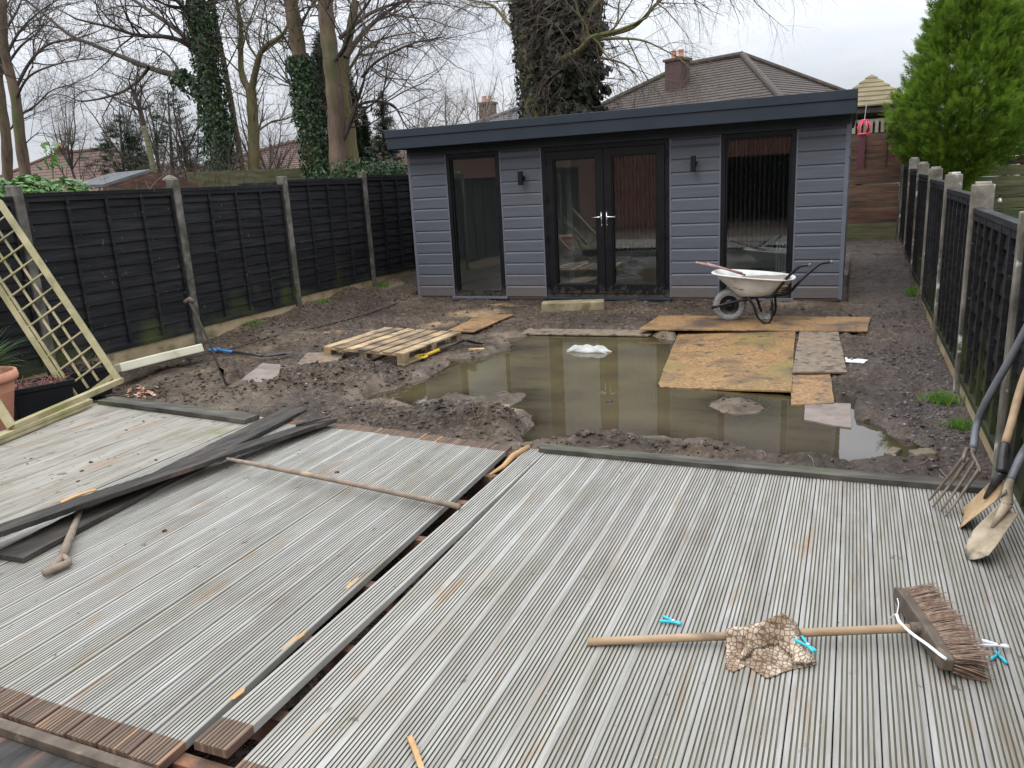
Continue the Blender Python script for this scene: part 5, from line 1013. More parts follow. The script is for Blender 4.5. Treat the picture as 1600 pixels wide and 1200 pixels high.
def cloth():
    ha, hb = G(918, 1003, DZ+.014), G(1436, 981, DZ+.06); hd = _n(hb-ha)
    def surf(poly, hfun, st=.0035):
        P = np.array([G(x, y, DZ)[:2] for x, y in poly]); mn, mx = P.min(0)-.01, P.max(0)+.01; xs = np.arange(mn[0], mx[0], st); ys = np.arange(mn[1], mx[1], st); Xg, Yg = np.meshgrid(xs, ys); s = sdist(Xg, Yg, P)+fbm(Xg, Yg, 10, 2)*.006
        Z = hfun(Xg, Yg, s); nx = len(xs); i = np.arange(len(ys)-1)[:, None]*nx+np.arange(nx-1)[None, :]; q = np.stack([i, i+1, i+nx+1, i+nx], -1).reshape(-1, 4); ok = (s > 0).ravel()[q].all(1); return np.stack([Xg.ravel(), Yg.ravel(), Z.ravel()], 1), q[ok]
    def handle_h(X, Y):
        t = np.clip(((X-ha[0])*hd[0]+(Y-ha[1])*hd[1]), 0, 2); dx = X-ha[0]-hd[0]*t; dy = Y-ha[1]-hd[1]*t; dd = np.hypot(dx, dy); zc = ha[2]+(hb[2]-ha[2])*t/np.linalg.norm(hb-ha); return (zc+.0165-DZ)*np.exp(-(dd/.036)**2)
    mb = MB()
    v, f = surf([(1133, 1046), (1133, 1000), (1142, 987), (1186, 972), (1203, 985), (1235, 1000), (1278, 1040), (1238, 1048), (1199, 1063), (1168, 1042), (1146, 1053)], lambda X, Y, s: DZ+.004+handle_h(X, Y)*1.08+np.abs(fbm(X, Y, 14, 3))*.030*np.clip(s*40, 0, 1)+np.clip(-fbm(X+3, Y, 9, 2), 0, 1)*.03*np.clip(s*30, 0, 1))
    mb.add(v, f.tolist())
    c = G(1212, 1012, DZ)
    def arch(X, Y, s): 
        p0, p1 = G(1160, 1030, DZ), G(1268, 1030, DZ); return DZ+.012+handle_h(X, Y)+.055*np.clip(s*22, 0, 1)**.5*(.75+fbm(X, Y, 16, 3)*.9)
    v, f = surf([(1152, 1036), (1165, 1012), (1200, 994), (1230, 998), (1262, 1022), (1276, 1042), (1262, 1048), (1238, 1046), (1236, 1032), (1214, 1020), (1180, 1024), (1162, 1043)], arch)
    mb.add(v, f.tolist()); o = mb.build('cloth', MAT['cloth'], loc=c, smooth=True, fix=False)
    md = o.modifiers.new('s', 'SOLIDIFY'); md.thickness = .003; tag(o, 'crumpled beige and brown patterned cloth draped over the broom handle', 'cloth')
cloth()
def peg(c, rz, m, label, tilt=0, open_=.2, L=.075):
    t = thing('clothes_peg', label, 'peg', c, group='clothes pegs on the deck'); 
    for s in (-1, 1):
        mb = MB(); R = Matrix.Rotation(rz, 3, 'Z'); P = []
        for k in range(9):
            u = k/8-.4; y = s*(.0028+max(u, 0)*open_*.045+(.002 if u < -.25 else 0)); v = R@Vector((u*L, y, .007+tilt*u*.02)); P.append(V3(*c)+V3(*v))
        mb.tube(P, [.003, .0042, .0036, .0034, .0036, .004, .0046, .005, .004], 8, squash=1.25); mb.build('jaw', m, t, smooth=True)
    mb = MB(); v = V3(*c); mb.tube([v+V3(0, 0, .002), v+V3(0, 0, .014)], .005, 8); mb.build('spring', MAT['chrome'], t)
peg(G(1052, 974, DZ+.002), math.radians(172), MAT['peg'], 'turquoise peg lying alone behind the broom handle', open_=.55)
peg(G(1262, 1012, DZ+.05), math.radians(-48)+math.pi, MAT['peg'], 'turquoise peg clipped at the right edge of the cloth', open_=.55, L=.085)
peg(G(1516, 1008, DZ+.002), math.radians(-28), MAT['pegw'], 'white peg lying against the bristle tips', open_=.5)
peg(G(1560, 1011, DZ+.012), math.radians(182), MAT['pegw'], 'white peg lying across a turquoise one right of the broom', open_=.45)
peg(G(1559, 1027, DZ+.002), math.radians(-95), MAT['peg'], 'turquoise peg under a white one right of the broom', open_=.7, L=.06)
# ---------------------------------------------------------------- scatter
def scatter(name, m, pts, size, label, cat, seed=1, flat=.6, n=5):
    r = np.random.RandomState(seed); mb = MB(); V = []; Fc = []; b = 0
    g_ = 1.618/1.9; h_ = 1/1.9; base = np.array([(-h_, g_, 0), (h_, g_, 0), (-h_, -g_, 0), (h_, -g_, 0), (0, -h_, g_), (0, h_, g_), (0, -h_, -g_), (0, h_, -g_), (g_, 0, -h_), (g_, 0, h_), (-g_, 0, -h_), (-g_, 0, h_)]); tri = [(0, 11, 5), (0, 5, 1), (0, 1, 7), (0, 7, 10), (0, 10, 11), (1, 5, 9), (5, 11, 4), (11, 10, 2), (10, 7, 6), (7, 1, 8), (3, 9, 4), (3, 4, 2), (3, 2, 6), (3, 6, 8), (3, 8, 9), (4, 9, 5), (2, 4, 11), (6, 2, 10), (8, 6, 7), (9, 8, 1)]
    for x, y, z in pts:
        s = size[0]+(size[1]-size[0])*r.rand()**4; k = base*(s*r.uniform(.6, 1.4, 3))*[1, 1, flat]+r.uniform(-.2, .2, (12, 3))*s; a = r.rand()*6.28; R = np.array([[math.cos(a), -math.sin(a), 0], [math.sin(a), math.cos(a), 0], [0, 0, 1]])
        tl = r.uniform(-.4, .4); R = R@np.array([[1, 0, 0], [0, math.cos(tl), -math.sin(tl)], [0, math.sin(tl), math.cos(tl)]])
        V.append(k@R.T+[x, y, z+s*.15]); Fc += [[b+i for i in f] for f in tri]; b += 12
    mb.add(np.concatenate(V), Fc); o = mb.build(name, m, fix=False); tag(o, label, cat, kind='stuff'); return o
def scat_all():
    r = np.random.RandomState(4)
    def sample(n, x0, x1, y0, y1, dens):
        X = r.uniform(x0, x1, n); Y = r.uniform(y0, y1, n); d = dens(X, Y); k = r.rand(n) < d; X, Y = X[k], Y[k]; Z = height(X, Y); s = sdist(X, Y, SHORE); ok = Z > WZ+.002; return np.stack([X, Y, Z], 1)[ok]
    heap = lambda X, Y: sum(blob(X, Y, *h) for h in HEAPS)
    P = sample(110000, -7., .8, 4.12, 10.4, lambda X, Y: np.clip(heap(X, Y)*9+.06+np.clip(fbm(X, Y, 1.5, 3), 0, 1)*1.0, 0, 1)*np.clip(1.2-(Y-4)*.12, .2, 1))
    scatter('soil_clods', MAT['clod'], P, (.003, .023), 'small dark soil clods strewn over the mud', 'soil')
    P = sample(50000, -1.2, .8, 4.12, 16, lambda X, Y: sstep(.1, .8, X+fbm(X, Y, 2, 2))*.7*np.clip(1.3-(Y-4)*.1, .2, 1)); scatter('slate_chips', MAT['chip'], P, (.005, .017), 'purple grey slate chips along the right fence', 'slate chips', seed=5, flat=.35)
    P = sample(2600, -7., .7, 4.12, 9.5, lambda X, Y: heap(X, Y)*6+.12); scatter('pale_grit', MAT['leaf'], P, (.004, .013), 'pale grit and leaf bits in the mud', 'grit', seed=6, flat=.3)
    # crumbs on the deck
    X = r.uniform(-5.3, .6, 900); Y = r.uniform(1.5, 4., 900); w = .8*np.exp(-((X+4.3)**2/.6+(Y-3.5)**2/.3)); k = r.rand(900) < .02+w; X, Y = X[k], Y[k]; scatter('soil_crumbs', MAT['clod'], np.stack([X, Y, np.full(X.size, DZ)], 1), (.003, .014), 'dark soil crumbs scattered on the decks', 'soil', seed=8, flat=.5)
    X = r.uniform(-5., .6, 60); Y = r.uniform(1.4, 3.9, 60); scatter('wood_crumbs', MAT['leaf'], np.stack([X, Y, np.full(60, DZ)], 1), (.002, .006), 'tiny pale bits scattered on the decks', 'crumbs', seed=9, flat=.3)
    # soil in the gap
    X = r.uniform(-1.9, -1.45, 5000); Y = r.uniform(1.3, 4.0, 5000); scatter('gap_soil', MAT['clod'], np.stack([X, Y, height(X, Y)], 1), (.004, .016), 'dark loose soil visible in the gap between the decks', 'soil', seed=10)
    # twigs and roots
    mb = MB(); rr = random.Random(8)
    for _ in range(420):
        x = rr.uniform(-6.8, .7); y = rr.uniform(4.15, 9.5) if rr.random() < .6 else rr.uniform(4.15, 5.6); z = gz(x, y)
        if z < WZ+.002: continue
        a = rr.uniform(0, 6.28); l = rr.uniform(.03, .16); P = []; 
        for k in range(4): P.append((x, y, max(gz(x, y), z-.01)+.006+rr.uniform(0, .01))); x += math.cos(a)*l/3; y += math.sin(a)*l/3; a += rr.uniform(-.6, .6)
        mb.tube(P, rr.uniform(.0012, .003), 4)
    tag(mb.build('root_bits', MAT['muddywood'], fix=False), 'bits of root and twig sticking out of the mud', 'roots', kind='stuff')
    # dead leaves at left beyond the black edging plank
    mb = MB()
    for _ in range(60):
        p = Gs(rr.gauss(228, 14), rr.gauss(612, 5), .01); e = _n(V3(rr.uniform(-1, 1), rr.uniform(-1, 1), rr.uniform(-.5, .5)))*rr.uniform(.02, .04); f_ = _n(np.cross(e, V3(.1, .2, 1)))*.02; mb.add([p-e, p+f_+V3(0, 0, .006), p+e, p-f_], [(0, 1, 2, 3)])
    tag(mb.build('leaf_litter', MAT['leaf'], fix=False), 'curled pinkish dead leaves beside the far left plank', 'leaves', kind='stuff')
scat_all()
def tuft(px, py, n, L, label, sx=.12, sy=.1):
    c = Gs(px, py); mb = MB(); rr = random.Random(px)
    for _ in range(n):
        x = c[0]+rr.gauss(0, sx); y = c[1]+rr.gauss(0, sy); blades(mb, (x, y, gz(x, y)), 4, L, .006, .7, .9, rr, seg=4)
    tag(mb.build('grass_tuft', MAT['grass'], loc=c, fix=False), label, 'grass')
tuft(1472, 628, 110, .09, 'bright grass tuft at the foot of the right fence, the larger near one', .05, .05)
tuft(1498, 668, 70, .07, 'small grass tuft nearest the deck by the right fence', .05, .05)
tuft(1428, 460, 110, .12, 'grass tuft far along the right fence beside the path', .05, .10)
tuft(505, 472, 60, .05, 'low green weeds below the third left fence panel', .07, .06)
tuft(596, 450, 80, .06, 'green weeds below the fourth left fence panel', .08, .07)
tuft(395, 512, 60, .05, 'sparse weeds on the bank by the second left panel', .07, .06)
tuft(180, 575, 30, .08, 'thin weeds behind the foot of the trellis', .05, .06)
# hose/cable along the left bank
P = [Gs(290, 560, .01), Gs(360, 545, .02), Gs(430, 525, .015), Gs(500, 510, .015), Gs(570, 492, .015), Gs(615, 476, .015), Gs(642, 462, .015)]
stick(curve(P, 5), .006, MAT['blackmetal'], 'black_cable', 'thin dark cable trailing over the soil by the left fence', 'cable', 6)
# ---------------------------------------------------------------- vegetation builders
TR = random.Random(21)
def wander(p, d, L, n, jit, trop=0., r=None):
    r = r or TR; P = [p]; d = _n(d)
    for k in range(n):
        d = _n(d+V3(r.gauss(0, jit), r.gauss(0, jit), r.gauss(0, jit)+trop)); p = p+d*L/n; P.append(p)
    return P
def sprout(mbs, P, R, lev, cfg):
    """children along a limb; mbs=(branch mesh, twig mesh)"""
    if lev >= len(cfg['n']): return
    P = [V3(*p) for p in P]; k = len(P); L = sum(np.linalg.norm(P[i+1]-P[i]) for i in range(k-1))
    for c in range(cfg['n'][lev]):
        t = TR.uniform(cfg.get('t0', .2) if lev == 0 else .12, 1.0); i = min(int(t*(k-1)), k-2); f = t*(k-1)-i; p = lerp(P[i], P[i+1], f); tan = _n(P[i+1]-P[i]); r0 = lerp(R[i], R[i+1], f)
        a = TR.uniform(0, 6.283); u = _n(np.cross(tan, (.3, .2, 1))); w = np.cross(tan, u); el = TR.uniform(.45, 1.1); d = tan*math.cos(el)+(u*math.cos(a)+w*math.sin(a))*math.sin(el)
        l = cfg['l'][lev]*TR.uniform(.55, 1.15)*(1.1-.4*t); rr = min(r0*.6, cfg['r'][lev])*TR.uniform(.7, 1.1); last = lev == len(cfg['n'])-1; n = 3 if last else 5
        Q = wander(p, d, l, n, cfg['jit']*(1.1 if last else 1), cfg['trop'][lev]); RR = [rr*(1-.8*j/n) for j in range(n+1)]
        mbs[1 if lev >= 1 else 0].tube(Q, RR, 3 if lev >= 1 else 5, cap=False); sprout(mbs, Q, RR, lev+1, cfg)
def cfg(n=(6, 6, 5), l=(2.2, 1.1, .55), r=(.035, .014, .006), jit=.22, trop=(.05, .03, 0.), t0=.2): return dict(n=n, l=l, r=r, jit=jit, trop=trop, t0=t0)
def pxpath(pts, y, dy=0, sub=5):
    n = len(pts); P = [PY(a, b, y+dy*i/(n-1)) for i, (a, b) in enumerate(pts)]; return curve(P, sub)
def tree(name, label, y, trunk, tr, limbs, bark, tw, c, group='bare trees beyond the left fence', ivy=None, foot=.0):
    """trunk: pixel path from the foot up at distance y; tr: radii at foot/top"""
    P = pxpath(trunk, y); P = [P[0]*[1, 1, 0]+[0, 0, foot-.3]]+P; k = len(P); R = [lerp(tr[0], tr[1], i/(k-1))*(1+.06*math.sin(i*1.7)) for i in range(k)]
    if R: R[0] *= 1.3
    t = thing(name, label, 'tree', P[0], group=group); mb = MB(); tb = TwigBatch(); mb.tube(P, R, 12, cap=False); bm_ = TwigBatch()
    sprout((bm_, tb), P[len(P)//3:], R[len(P)//3:], 0, dict(c, n=(max(3, c['n'][0]//2),)+tuple(c['n'][1:])))
    for pts, r0, dy, *o in limbs:
        r0 *= .62
        Q = pxpath(pts, y, dy); RR = [lerp(r0, r0*.28, i/(len(Q)-1)) for i in range(len(Q))]; bm_.tube(Q, RR, 7, cap=False); sprout((bm_, tb), Q, RR, 0, c)
        tip = wander(Q[-1], Q[-1]-Q[-2], 1.5, 6, .2, 0.02); r2 = [RR[-1]*(1-j/7) for j in range(7)]; bm_.tube(tip, r2, 5, cap=False); sprout((bm_, tb), tip, r2, 1, c)
    mb.build('trunk', bark, t, smooth=True, fix=False); bm_.build('branches', bark if bark is not MAT['bark'] else MAT['barkdark'], t, smooth=True, fix=False); tb.build('crown', tw, t, fix=False)
    if ivy:
        im = MB(); ivyleaves(im, P, R, **ivy.get('main', {}))
        for pts, r0, n in ivy.get('limbs', []): Q = pxpath(pts, y); ivyleaves(im, Q, [r0]*len(Q), n=n)
        im.build('ivy', ivy.get('mat', MAT['ivy']), t, fix=False)
    return t
def leafquads(mb, C, Nn, size, r, mi=0, aspect=.8):
    """batch of pointed leaves at C facing roughly Nn"""
    k = len(C); Nn = Nn+r.normal(0, .45, (k, 3)); Nn /= np.linalg.norm(Nn, axis=1)[:, None]; a = r.normal(0, 1, (k, 3)); a[:, 2] -= .9; u = a-Nn*(a*Nn).sum(1)[:, None]; u /= np.linalg.norm(u, axis=1)[:, None]; w = np.cross(Nn, u); s = size*r.uniform(.6, 1.2, (k, 1))
    V = np.stack([C+u*s, C+w*s*aspect*.7+u*s*.1, C-u*s*.6+w*s*.3, C-u*s*.6-w*s*.3, C-w*s*aspect*.7+u*s*.1], 1).reshape(-1, 3); mb.add(V, (np.arange(k)[:, None]*5+np.arange(5)).tolist(), mi)
def ivyleaves(mb, P, R, n=4000, size=.06, t0=0, t1=1, puff=.10, seed=1, lump=1.):
    r = np.random.RandomState(seed); P = np.array(P); R = np.array(R); k = len(P); t = r.uniform(t0, t1, n)*(k-1); i = np.minimum(t.astype(int), k-2); f = (t-i)[:, None]; c = P[i]*(1-f)+P[i+1]*f; rr = R[i]*(1-f[:, 0])+R[i+1]*f[:, 0]; tan = P[i+1]-P[i]; tan /= np.linalg.norm(tan, axis=1)[:, None]
    u = np.cross(tan, [0.3, .1, 1.]); nu = np.linalg.norm(u, axis=1)[:, None]; u = np.where(nu < 1e-3, [1, 0, 0], u/np.maximum(nu, 1e-3)); w = np.cross(tan, u); a = r.uniform(0, 2*math.pi, n); o = u*np.cos(a)[:, None]+w*np.sin(a)[:, None]
    lp = 1+lump*fbm(a*1.5, t*1.2+seed, 1.3, 3); C = c+o*((rr*lp+r.uniform(0, puff, n)))[:, None]; leafquads(mb, C, o, size, r)
def sprays(mb, C, D, L, r, w=.35, k=4):
    """feathery conifer sprays: rib with side leaflets. C base, D direction"""
    n = len(C); D = D/np.linalg.norm(D, axis=1)[:, None]; a = r.normal(0, 1, (n, 3)); S = np.cross(D, a); S /= np.linalg.norm(S, axis=1)[:, None]; l = L*r.uniform(.6, 1.3, (n, 1)); V = []; 
    V += [C-S*l*.03, C+S*l*.03, C+D*l]
    F_ = [(0, 1, 2)]; b = 3
    for j in range(k):
        t = .12+.68*j/k
        for s in (-1, 1):
            q = C+D*l*t; e = (D*.75+S*s*.8); V += [q-D*l*.05, q+D*l*.06, q+e*l*w*(1-t*.6)]; F_.append((b, b+1, b+2)); b += 3
    V = np.stack(V, 1).reshape(-1, 3); idx = (np.arange(n)[:, None, None]*b+np.array(F_)[None]).reshape(-1, 3); mb.add(V, idx.tolist())
def conifer(name, label, axis_pts, prof, m, n=2500, L=.22, up=.9, out=.7, seed=1, group=None, trunk_r=.12, lob=.35, k=4, lobf=2.2, cat='conifer', wsp=.35):
    """axis_pts foot/top world; prof [(t, radius)]"""
    r = np.random.RandomState(seed); a0, a1 = V3(*axis_pts[0]), V3(*axis_pts[1]); ts, rs_ = zip(*prof); t = thing(name, label, cat, a0, group=group)
    # sample by area
    T = r.uniform(0, 1, n*6); R = np.interp(T, ts, rs_); keep = r.rand(n*6) < (R+.05)/max(rs_); T = T[keep][:n]; R = R[keep][:n]; n = len(T); A = r.uniform(0, 2*math.pi, n); H = np.linalg.norm(a1-a0)
    lobe = 1+lob*fbm(np.cos(A)*lobf+7, np.sin(A)*lobf+T*H*1.3+seed, 1.4, 3)*1.6; q = r.uniform(.55, 1., n)**.5; rad = R*lobe*q; o = np.stack([np.cos(A), np.sin(A), np.zeros(n)], 1); C = a0+(a1-a0)*T[:, None]+o*rad[:, None]
    D = o*out+np.array([0, 0, up])+r.normal(0, .25, (n, 3)); mb = MB(); sprays(mb, C-D*L*.4, D, L, r, k=k, w=wsp); mb.build('foliage', m, t, fix=False)
    mb = MB(); mb.tube([a0, lerp(a0, a1, .5), a1], [trunk_r, trunk_r*.6, .02], 8); mb.build('trunk', MAT['barkdark'], t, smooth=True)
    return t
# ---------------------------------------------------------------- trees
def trees():
    c0 = cfg(n=(12, 9, 7), l=(2.3, 1.25, .65), r=(.022, .010, .005)); c1 = cfg(n=(10, 8, 6), l=(2.0, 1.1, .6), r=(.022, .010, .005))
    tree('ivy_clad_tree', 'leaning tree wrapped in dark green ivy, its long limbs spreading left above the fence', 14, [(352, 300), (343, 220), (330, 140), (318, 60), (308, 0), (296, -90)], (.24, .16),
         [([(322, 152), (285, 122), (245, 110), (205, 95), (150, 72), (110, 55), (72, 25), (40, 0)], .13, 1.5), ([(315, 90), (290, 68), (262, 58), (215, 55), (170, 42), (120, 30)], .10, -1.5), ([(312, 80), (278, 48), (235, 18), (200, -5), (150, -30)], .11, 1), ([(310, 40), (290, 15), (265, -10), (240, -40)], .09, -1),
          ([(232, 106), (212, 130), (180, 148), (130, 158), (105, 150)], .07, .8), ([(316, 30), (345, -10), (380, -60)], .09, 1), ([(288, 125), (268, 92), (250, 78), (222, 70)], .05, .5)],
         MAT['barkdark'], MAT['twig'], c0, ivy=dict(main=dict(n=10000, size=.045, puff=.17, t0=0, t1=1, lump=.5), limbs=[([(322, 152), (302, 138), (285, 126), (278, 120)], .13, 600)]))
    tree('bare_tree', 'brown bare tree with a crooked forked trunk at the far left', 15, [(42, 285), (32, 220), (24, 150), (14, 110), (6, 70), (4, 0), (2, -60)], (.15, .09),
         [([(22, 145), (45, 100), (75, 70), (120, 60), (150, 50)], .08, 1), ([(25, 155), (45, 120), (90, 100), (150, 90)], .06, -1), ([(30, 180), (55, 165), (80, 142), (110, 132)], .05, 1), ([(8, 90), (30, 50), (60, 20), (90, 0)], .07, .5), ([(34, 230), (60, 208), (80, 215)], .03, .5), ([(20, 130), (-10, 80), (-30, 30)], .06, 1)],
         MAT['bark'], MAT['twig'], c1)
    tree('bare_tree', 'second brown bare trunk at the very left edge, behind the forked one', 16, [(12, 285), (10, 220), (2, 160), (-4, 100), (0, 40), (-6, -40)], (.15, .10),
         [([(8, 210), (30, 190), (60, 175)], .05, .6), ([(0, 120), (30, 75), (60, 50), (70, 30)], .07, 1), ([(-2, 60), (25, 20), (40, -20)], .07, 1)], MAT['bark'], MAT['twig'], c1)
    tree('bare_tree', 'slim mossy tree forking into two crooked stems beside the ivy clad one', 14.5, [(396, 285), (397, 230), (395, 180), (392, 140)], (.13, .115),
         [([(392, 145), (378, 118), (376, 80), (376, 40), (370, 0), (366, -50)], .13, .5), ([(393, 142), (402, 100), (412, 75), (440, 55), (455, 30)], .13, -.5), ([(405, 95), (385, 60), (395, 20), (410, -20)], .05, .6), ([(396, 210), (425, 190), (450, 185), (470, 170)], .04, 1)], MAT['barkmoss'], MAT['twig'], c1)
    tree('bare_tree', 'thin straight grey stem just right of the ivy clad tree', 15, [(382, 285), (368, 200), (352, 110), (340, 50), (332, 0), (322, -60)], (.075, .045), [([(352, 110), (372, 70), (375, 50)], .03, .4), ([(345, 80), (325, 40), (330, 10)], .03, .4)], MAT['bark'], MAT['twig'], cfg(n=(5, 5, 4), l=(1.6, 1., .5)))
    tree('bare_tree', 'tall brown trunk with ivy on its lower half left of the dark cypress', 14, [(496, 285), (488, 220), (478, 160), (470, 100), (462, 50), (454, 0), (446, -60)], (.17, .135),
         [([(468, 100), (445, 60), (430, 40), (400, 25)], .05, .6), ([(474, 148), (452, 130), (436, 115)], .06, .3), ([(462, 60), (480, 20), (500, -10)], .06, .6)], MAT['bark'], MAT['twig'], c1, ivy=dict(main=dict(n=5200, size=.045, puff=.15, t0=.0, t1=.55, lump=.9)))
    tree('bare_tree', 'thickest brown bare trunk with limbs arching right over the garden room', 13.5, [(530, 285), (527, 230), (524, 160), (518, 100), (512, 50), (508, 0), (504, -60)], (.175, .14),
         [([(528, 230), (542, 205), (552, 175), (566, 135), (570, 118)], .10, .2), ([(540, 90), (560, 60), (590, 30), (625, 5), (660, -20)], .10, 1), ([(518, 100), (538, 75), (550, 40), (575, 5), (590, -20)], .08, -1), ([(556, 165), (585, 158), (615, 165), (630, 190), (640, 205)], .05, .5), ([(566, 120), (590, 95), (640, 70), (680, 60)], .05, -.8), ([(515, 60), (500, 20), (480, -10)], .06, .6), ([(530, 60), (580, 20), (640, 0), (690, -10)], .07, 1.2)], MAT['bark'], MAT['twig'], c0)
    tree('bare_tree', 'mossy greenish trunk standing close behind the thickest brown one', 15, [(553, 285), (549, 230), (542, 170), (536, 110), (545, 60), (556, 0)], (.15, .08), [([(540, 120), (565, 80), (600, 60), (650, 50)], .06, 1)], MAT['barkmoss'], MAT['twig'], c1)
    # hanging fine tree behind the cabin, wrapped in dark ivy
    cb = cfg(n=(8, 8, 6), l=(2.2, 1.3, .8), r=(.03, .011, .0055), jit=.16, trop=(-.05, -.16, -.2))
    tree('ivied_birch', 'huge old tree smothered in dark ivy with drooping twigs behind the garden room', 20, [(836, 230), (832, 160), (826, 100), (822, 50), (815, 0), (812, -60)], (.30, .24),
         [([(835, 62), (815, 50), (795, 38), (772, 10), (745, 2), (715, -5)], .10, 1), ([(845, 108), (880, 92), (905, 78), (925, 58), (958, 50), (985, 40), (1010, 28)], .13, -1.5), ([(905, 62), (945, 55), (990, 42), (1020, 12), (1045, -10)], .12, 1), ([(930, 62), (970, 60), (1010, 65), (1060, 90)], .07, -1), ([(920, 20), (960, -15), (1040, -30), (1120, -35), (1200, -25)], .10, 0), ([(900, -30), (980, -60), (1080, -60), (1160, -45)], .09, 1.5), ([(860, -20), (900, -50), (1000, -80)], .1, -1.5), ([(935, 90), (975, 100), (1000, 125)], .05, .8), ([(830, 30), (800, -10), (770, -40), (720, -50)], .08, -1)],
         MAT['barkmoss'], MAT['twig'], cb, group='trees behind the garden room', ivy=dict(mat=MAT['ivydark'], main=dict(n=2600, size=.07, puff=.12, t0=.1, t1=1, lump=.5), limbs=[([(915, 215), (905, 150), (900, 90), (885, 40), (895, -30)], .0, 1)]))
    # thick ivy and twig mass
    r = np.random.RandomState(5); a0 = PY(900, 230, 20.6); a1 = PY(886, -60, 20.6)
    t = thing('ivy_column', 'dense dark ivy covered conifer trunk right beside the old tree behind the garden room', 'tree', a0*[1, 1, 0]+[0, 0, 1.0], group='trees behind the garden room')
    P = [lerp(a0*[1, 1, 0]+[0, 0, 1.0], a1, k/20)+V3(-.1, 0, 0) for k in range(21)]; im = MB()
    for j, (n_, sc_) in enumerate([(15000, .74), (9000, .5)]): ivyleaves(im, P, [sc_*(.98-.2*abs(k/20-.35)+.10*math.sin(k*1.3)) for k in range(21)], n=n_, size=.10, puff=.20, seed=5+j, lump=1.1)
    im.build('foliage', MAT['ivydark'], t, fix=False); im = MB(); im.tube(P, [.3]*21, 10); im.build('trunk', MAT['barkdark'], t, smooth=True)
    tb = TwigBatch()
    for _ in range(170):
        T = TR.random(); a = TR.uniform(math.pi, 2*math.pi+.3); p = lerp(a0, a1, T)+V3(math.cos(a), math.sin(a), 0)*.8; Q = wander(p, V3(math.cos(a), math.sin(a), -.1), TR.uniform(.6, 1.5), 6, .3, -.12); tb.tube(Q, [.014*(1-j/8) for j in range(7)], 4, cap=False); sprout((tb, tb), Q, [.01]*7, 1, cfg(n=(1, 5, 3), l=(1, .55, .3), r=(.02, .008, .005), jit=.3, trop=(0, -.1, -.1)))
    tb.build('dead_twigs', MAT['twig'], t, fix=False)
    # background conifers
    G2 = 'dark evergreens beyond the left fence'
    def col(px, y, top, wpx, lab, m='firdark', n=2600, seed=1, prof=None, **k):
        f = PY(px, 290, y); tp = PY(px, top, y); f[2] = 0.; sc = np.linalg.norm(PY(px+wpx/2, 200, y)-PY(px-wpx/2, 200, y))/2
        pr = prof or [(0, .7), (.3, 1), (.6, .95), (.85, .6), (1, .08)]
        return conifer(k.pop('name', 'cypress'), lab, (f, tp), [(a, b*sc) for a, b in pr], MAT[m], n=n, L=k.pop('L', .3), seed=seed, group=G2, **k)
    col(500, 17.5, 52, 44, 'tall dark cypress between the two brown trunks', n=5200, seed=2, k=3)
    col(541, 18, 108, 34, 'dark cypress showing right of the thickest trunk', n=3600, seed=3, k=3)
    col(568, 18.5, 172, 22, 'narrow dark cypress near the left end of the garden room', n=1800, seed=4, k=3)
    col(597, 18, 142, 62, 'airy dark fir tree with tiered branches by the corner of the garden room', n=1700, seed=6, prof=[(0, 1), (.35, .95), (.6, .6), (.85, .25), (1, .03)], up=.05, out=1, name='fir_tree', lob=.8, L=.34, wsp=.3)
    col(186, 21, 178, 60, 'dark pine foliage behind the felt roofed shed', n=800, seed=7, prof=[(0, .2), (.5, .4), (.7, 1), (.9, .5), (1, .1)], up=.2, out=1, name='pine_tree', lob=1.2, L=.4)
    col(262, 22, 140, 110, 'dark patchy evergreen behind the leaning mossy pole', n=1500, seed=8, prof=[(0, .6), (.3, .8), (.5, 1), (.8, .6), (1, .1)], up=.3, out=1, name='pine_tree', lob=1.4, L=.4)
    # far bare thickets, each its own tree
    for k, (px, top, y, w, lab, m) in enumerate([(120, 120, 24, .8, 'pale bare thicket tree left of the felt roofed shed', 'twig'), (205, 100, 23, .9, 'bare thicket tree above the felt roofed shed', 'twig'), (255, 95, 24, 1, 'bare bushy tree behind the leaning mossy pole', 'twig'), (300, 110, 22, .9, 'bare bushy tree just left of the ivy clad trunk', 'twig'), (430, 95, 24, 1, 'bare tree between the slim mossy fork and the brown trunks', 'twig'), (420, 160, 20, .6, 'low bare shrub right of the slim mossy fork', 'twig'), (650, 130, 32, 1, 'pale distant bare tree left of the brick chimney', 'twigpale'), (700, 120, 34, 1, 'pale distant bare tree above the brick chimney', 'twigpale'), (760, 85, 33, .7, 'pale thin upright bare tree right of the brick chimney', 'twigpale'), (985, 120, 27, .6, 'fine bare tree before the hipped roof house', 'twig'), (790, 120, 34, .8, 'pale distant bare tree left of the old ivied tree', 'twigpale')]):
        f = PY(px, 285, y); f[2] = .2; tp = PY(px, top, y); Hh = tp[2]-f[2]; t = thing('bare_tree', lab, 'tree', f, group='bare trees in the background'); mb = MB(); tb = TwigBatch(); P = wander(f, (0, 0, 1), Hh*.55, 6, .06, .1); R = [.11*(1-.1*i)*w for i in range(7)]; mb.tube(P, R, 7, cap=False)
        cc = cfg(n=(8, 7), l=(1.3, .7), r=(.02, .012), jit=.18, trop=(.08, .05))
        for j in range(15):
            i = TR.randint(1, 6); a = TR.uniform(0, 6.28); Q = wander(P[i], V3(math.cos(a)*.6, math.sin(a)*.6, .9), Hh*TR.uniform(.3, .62), 7, .12, .08); RR = [.045*w*(1-j2/8) for j2 in range(8)]; mb.tube(Q, RR, 5, cap=False); sprout((tb, tb), Q, RR, 0, cc)
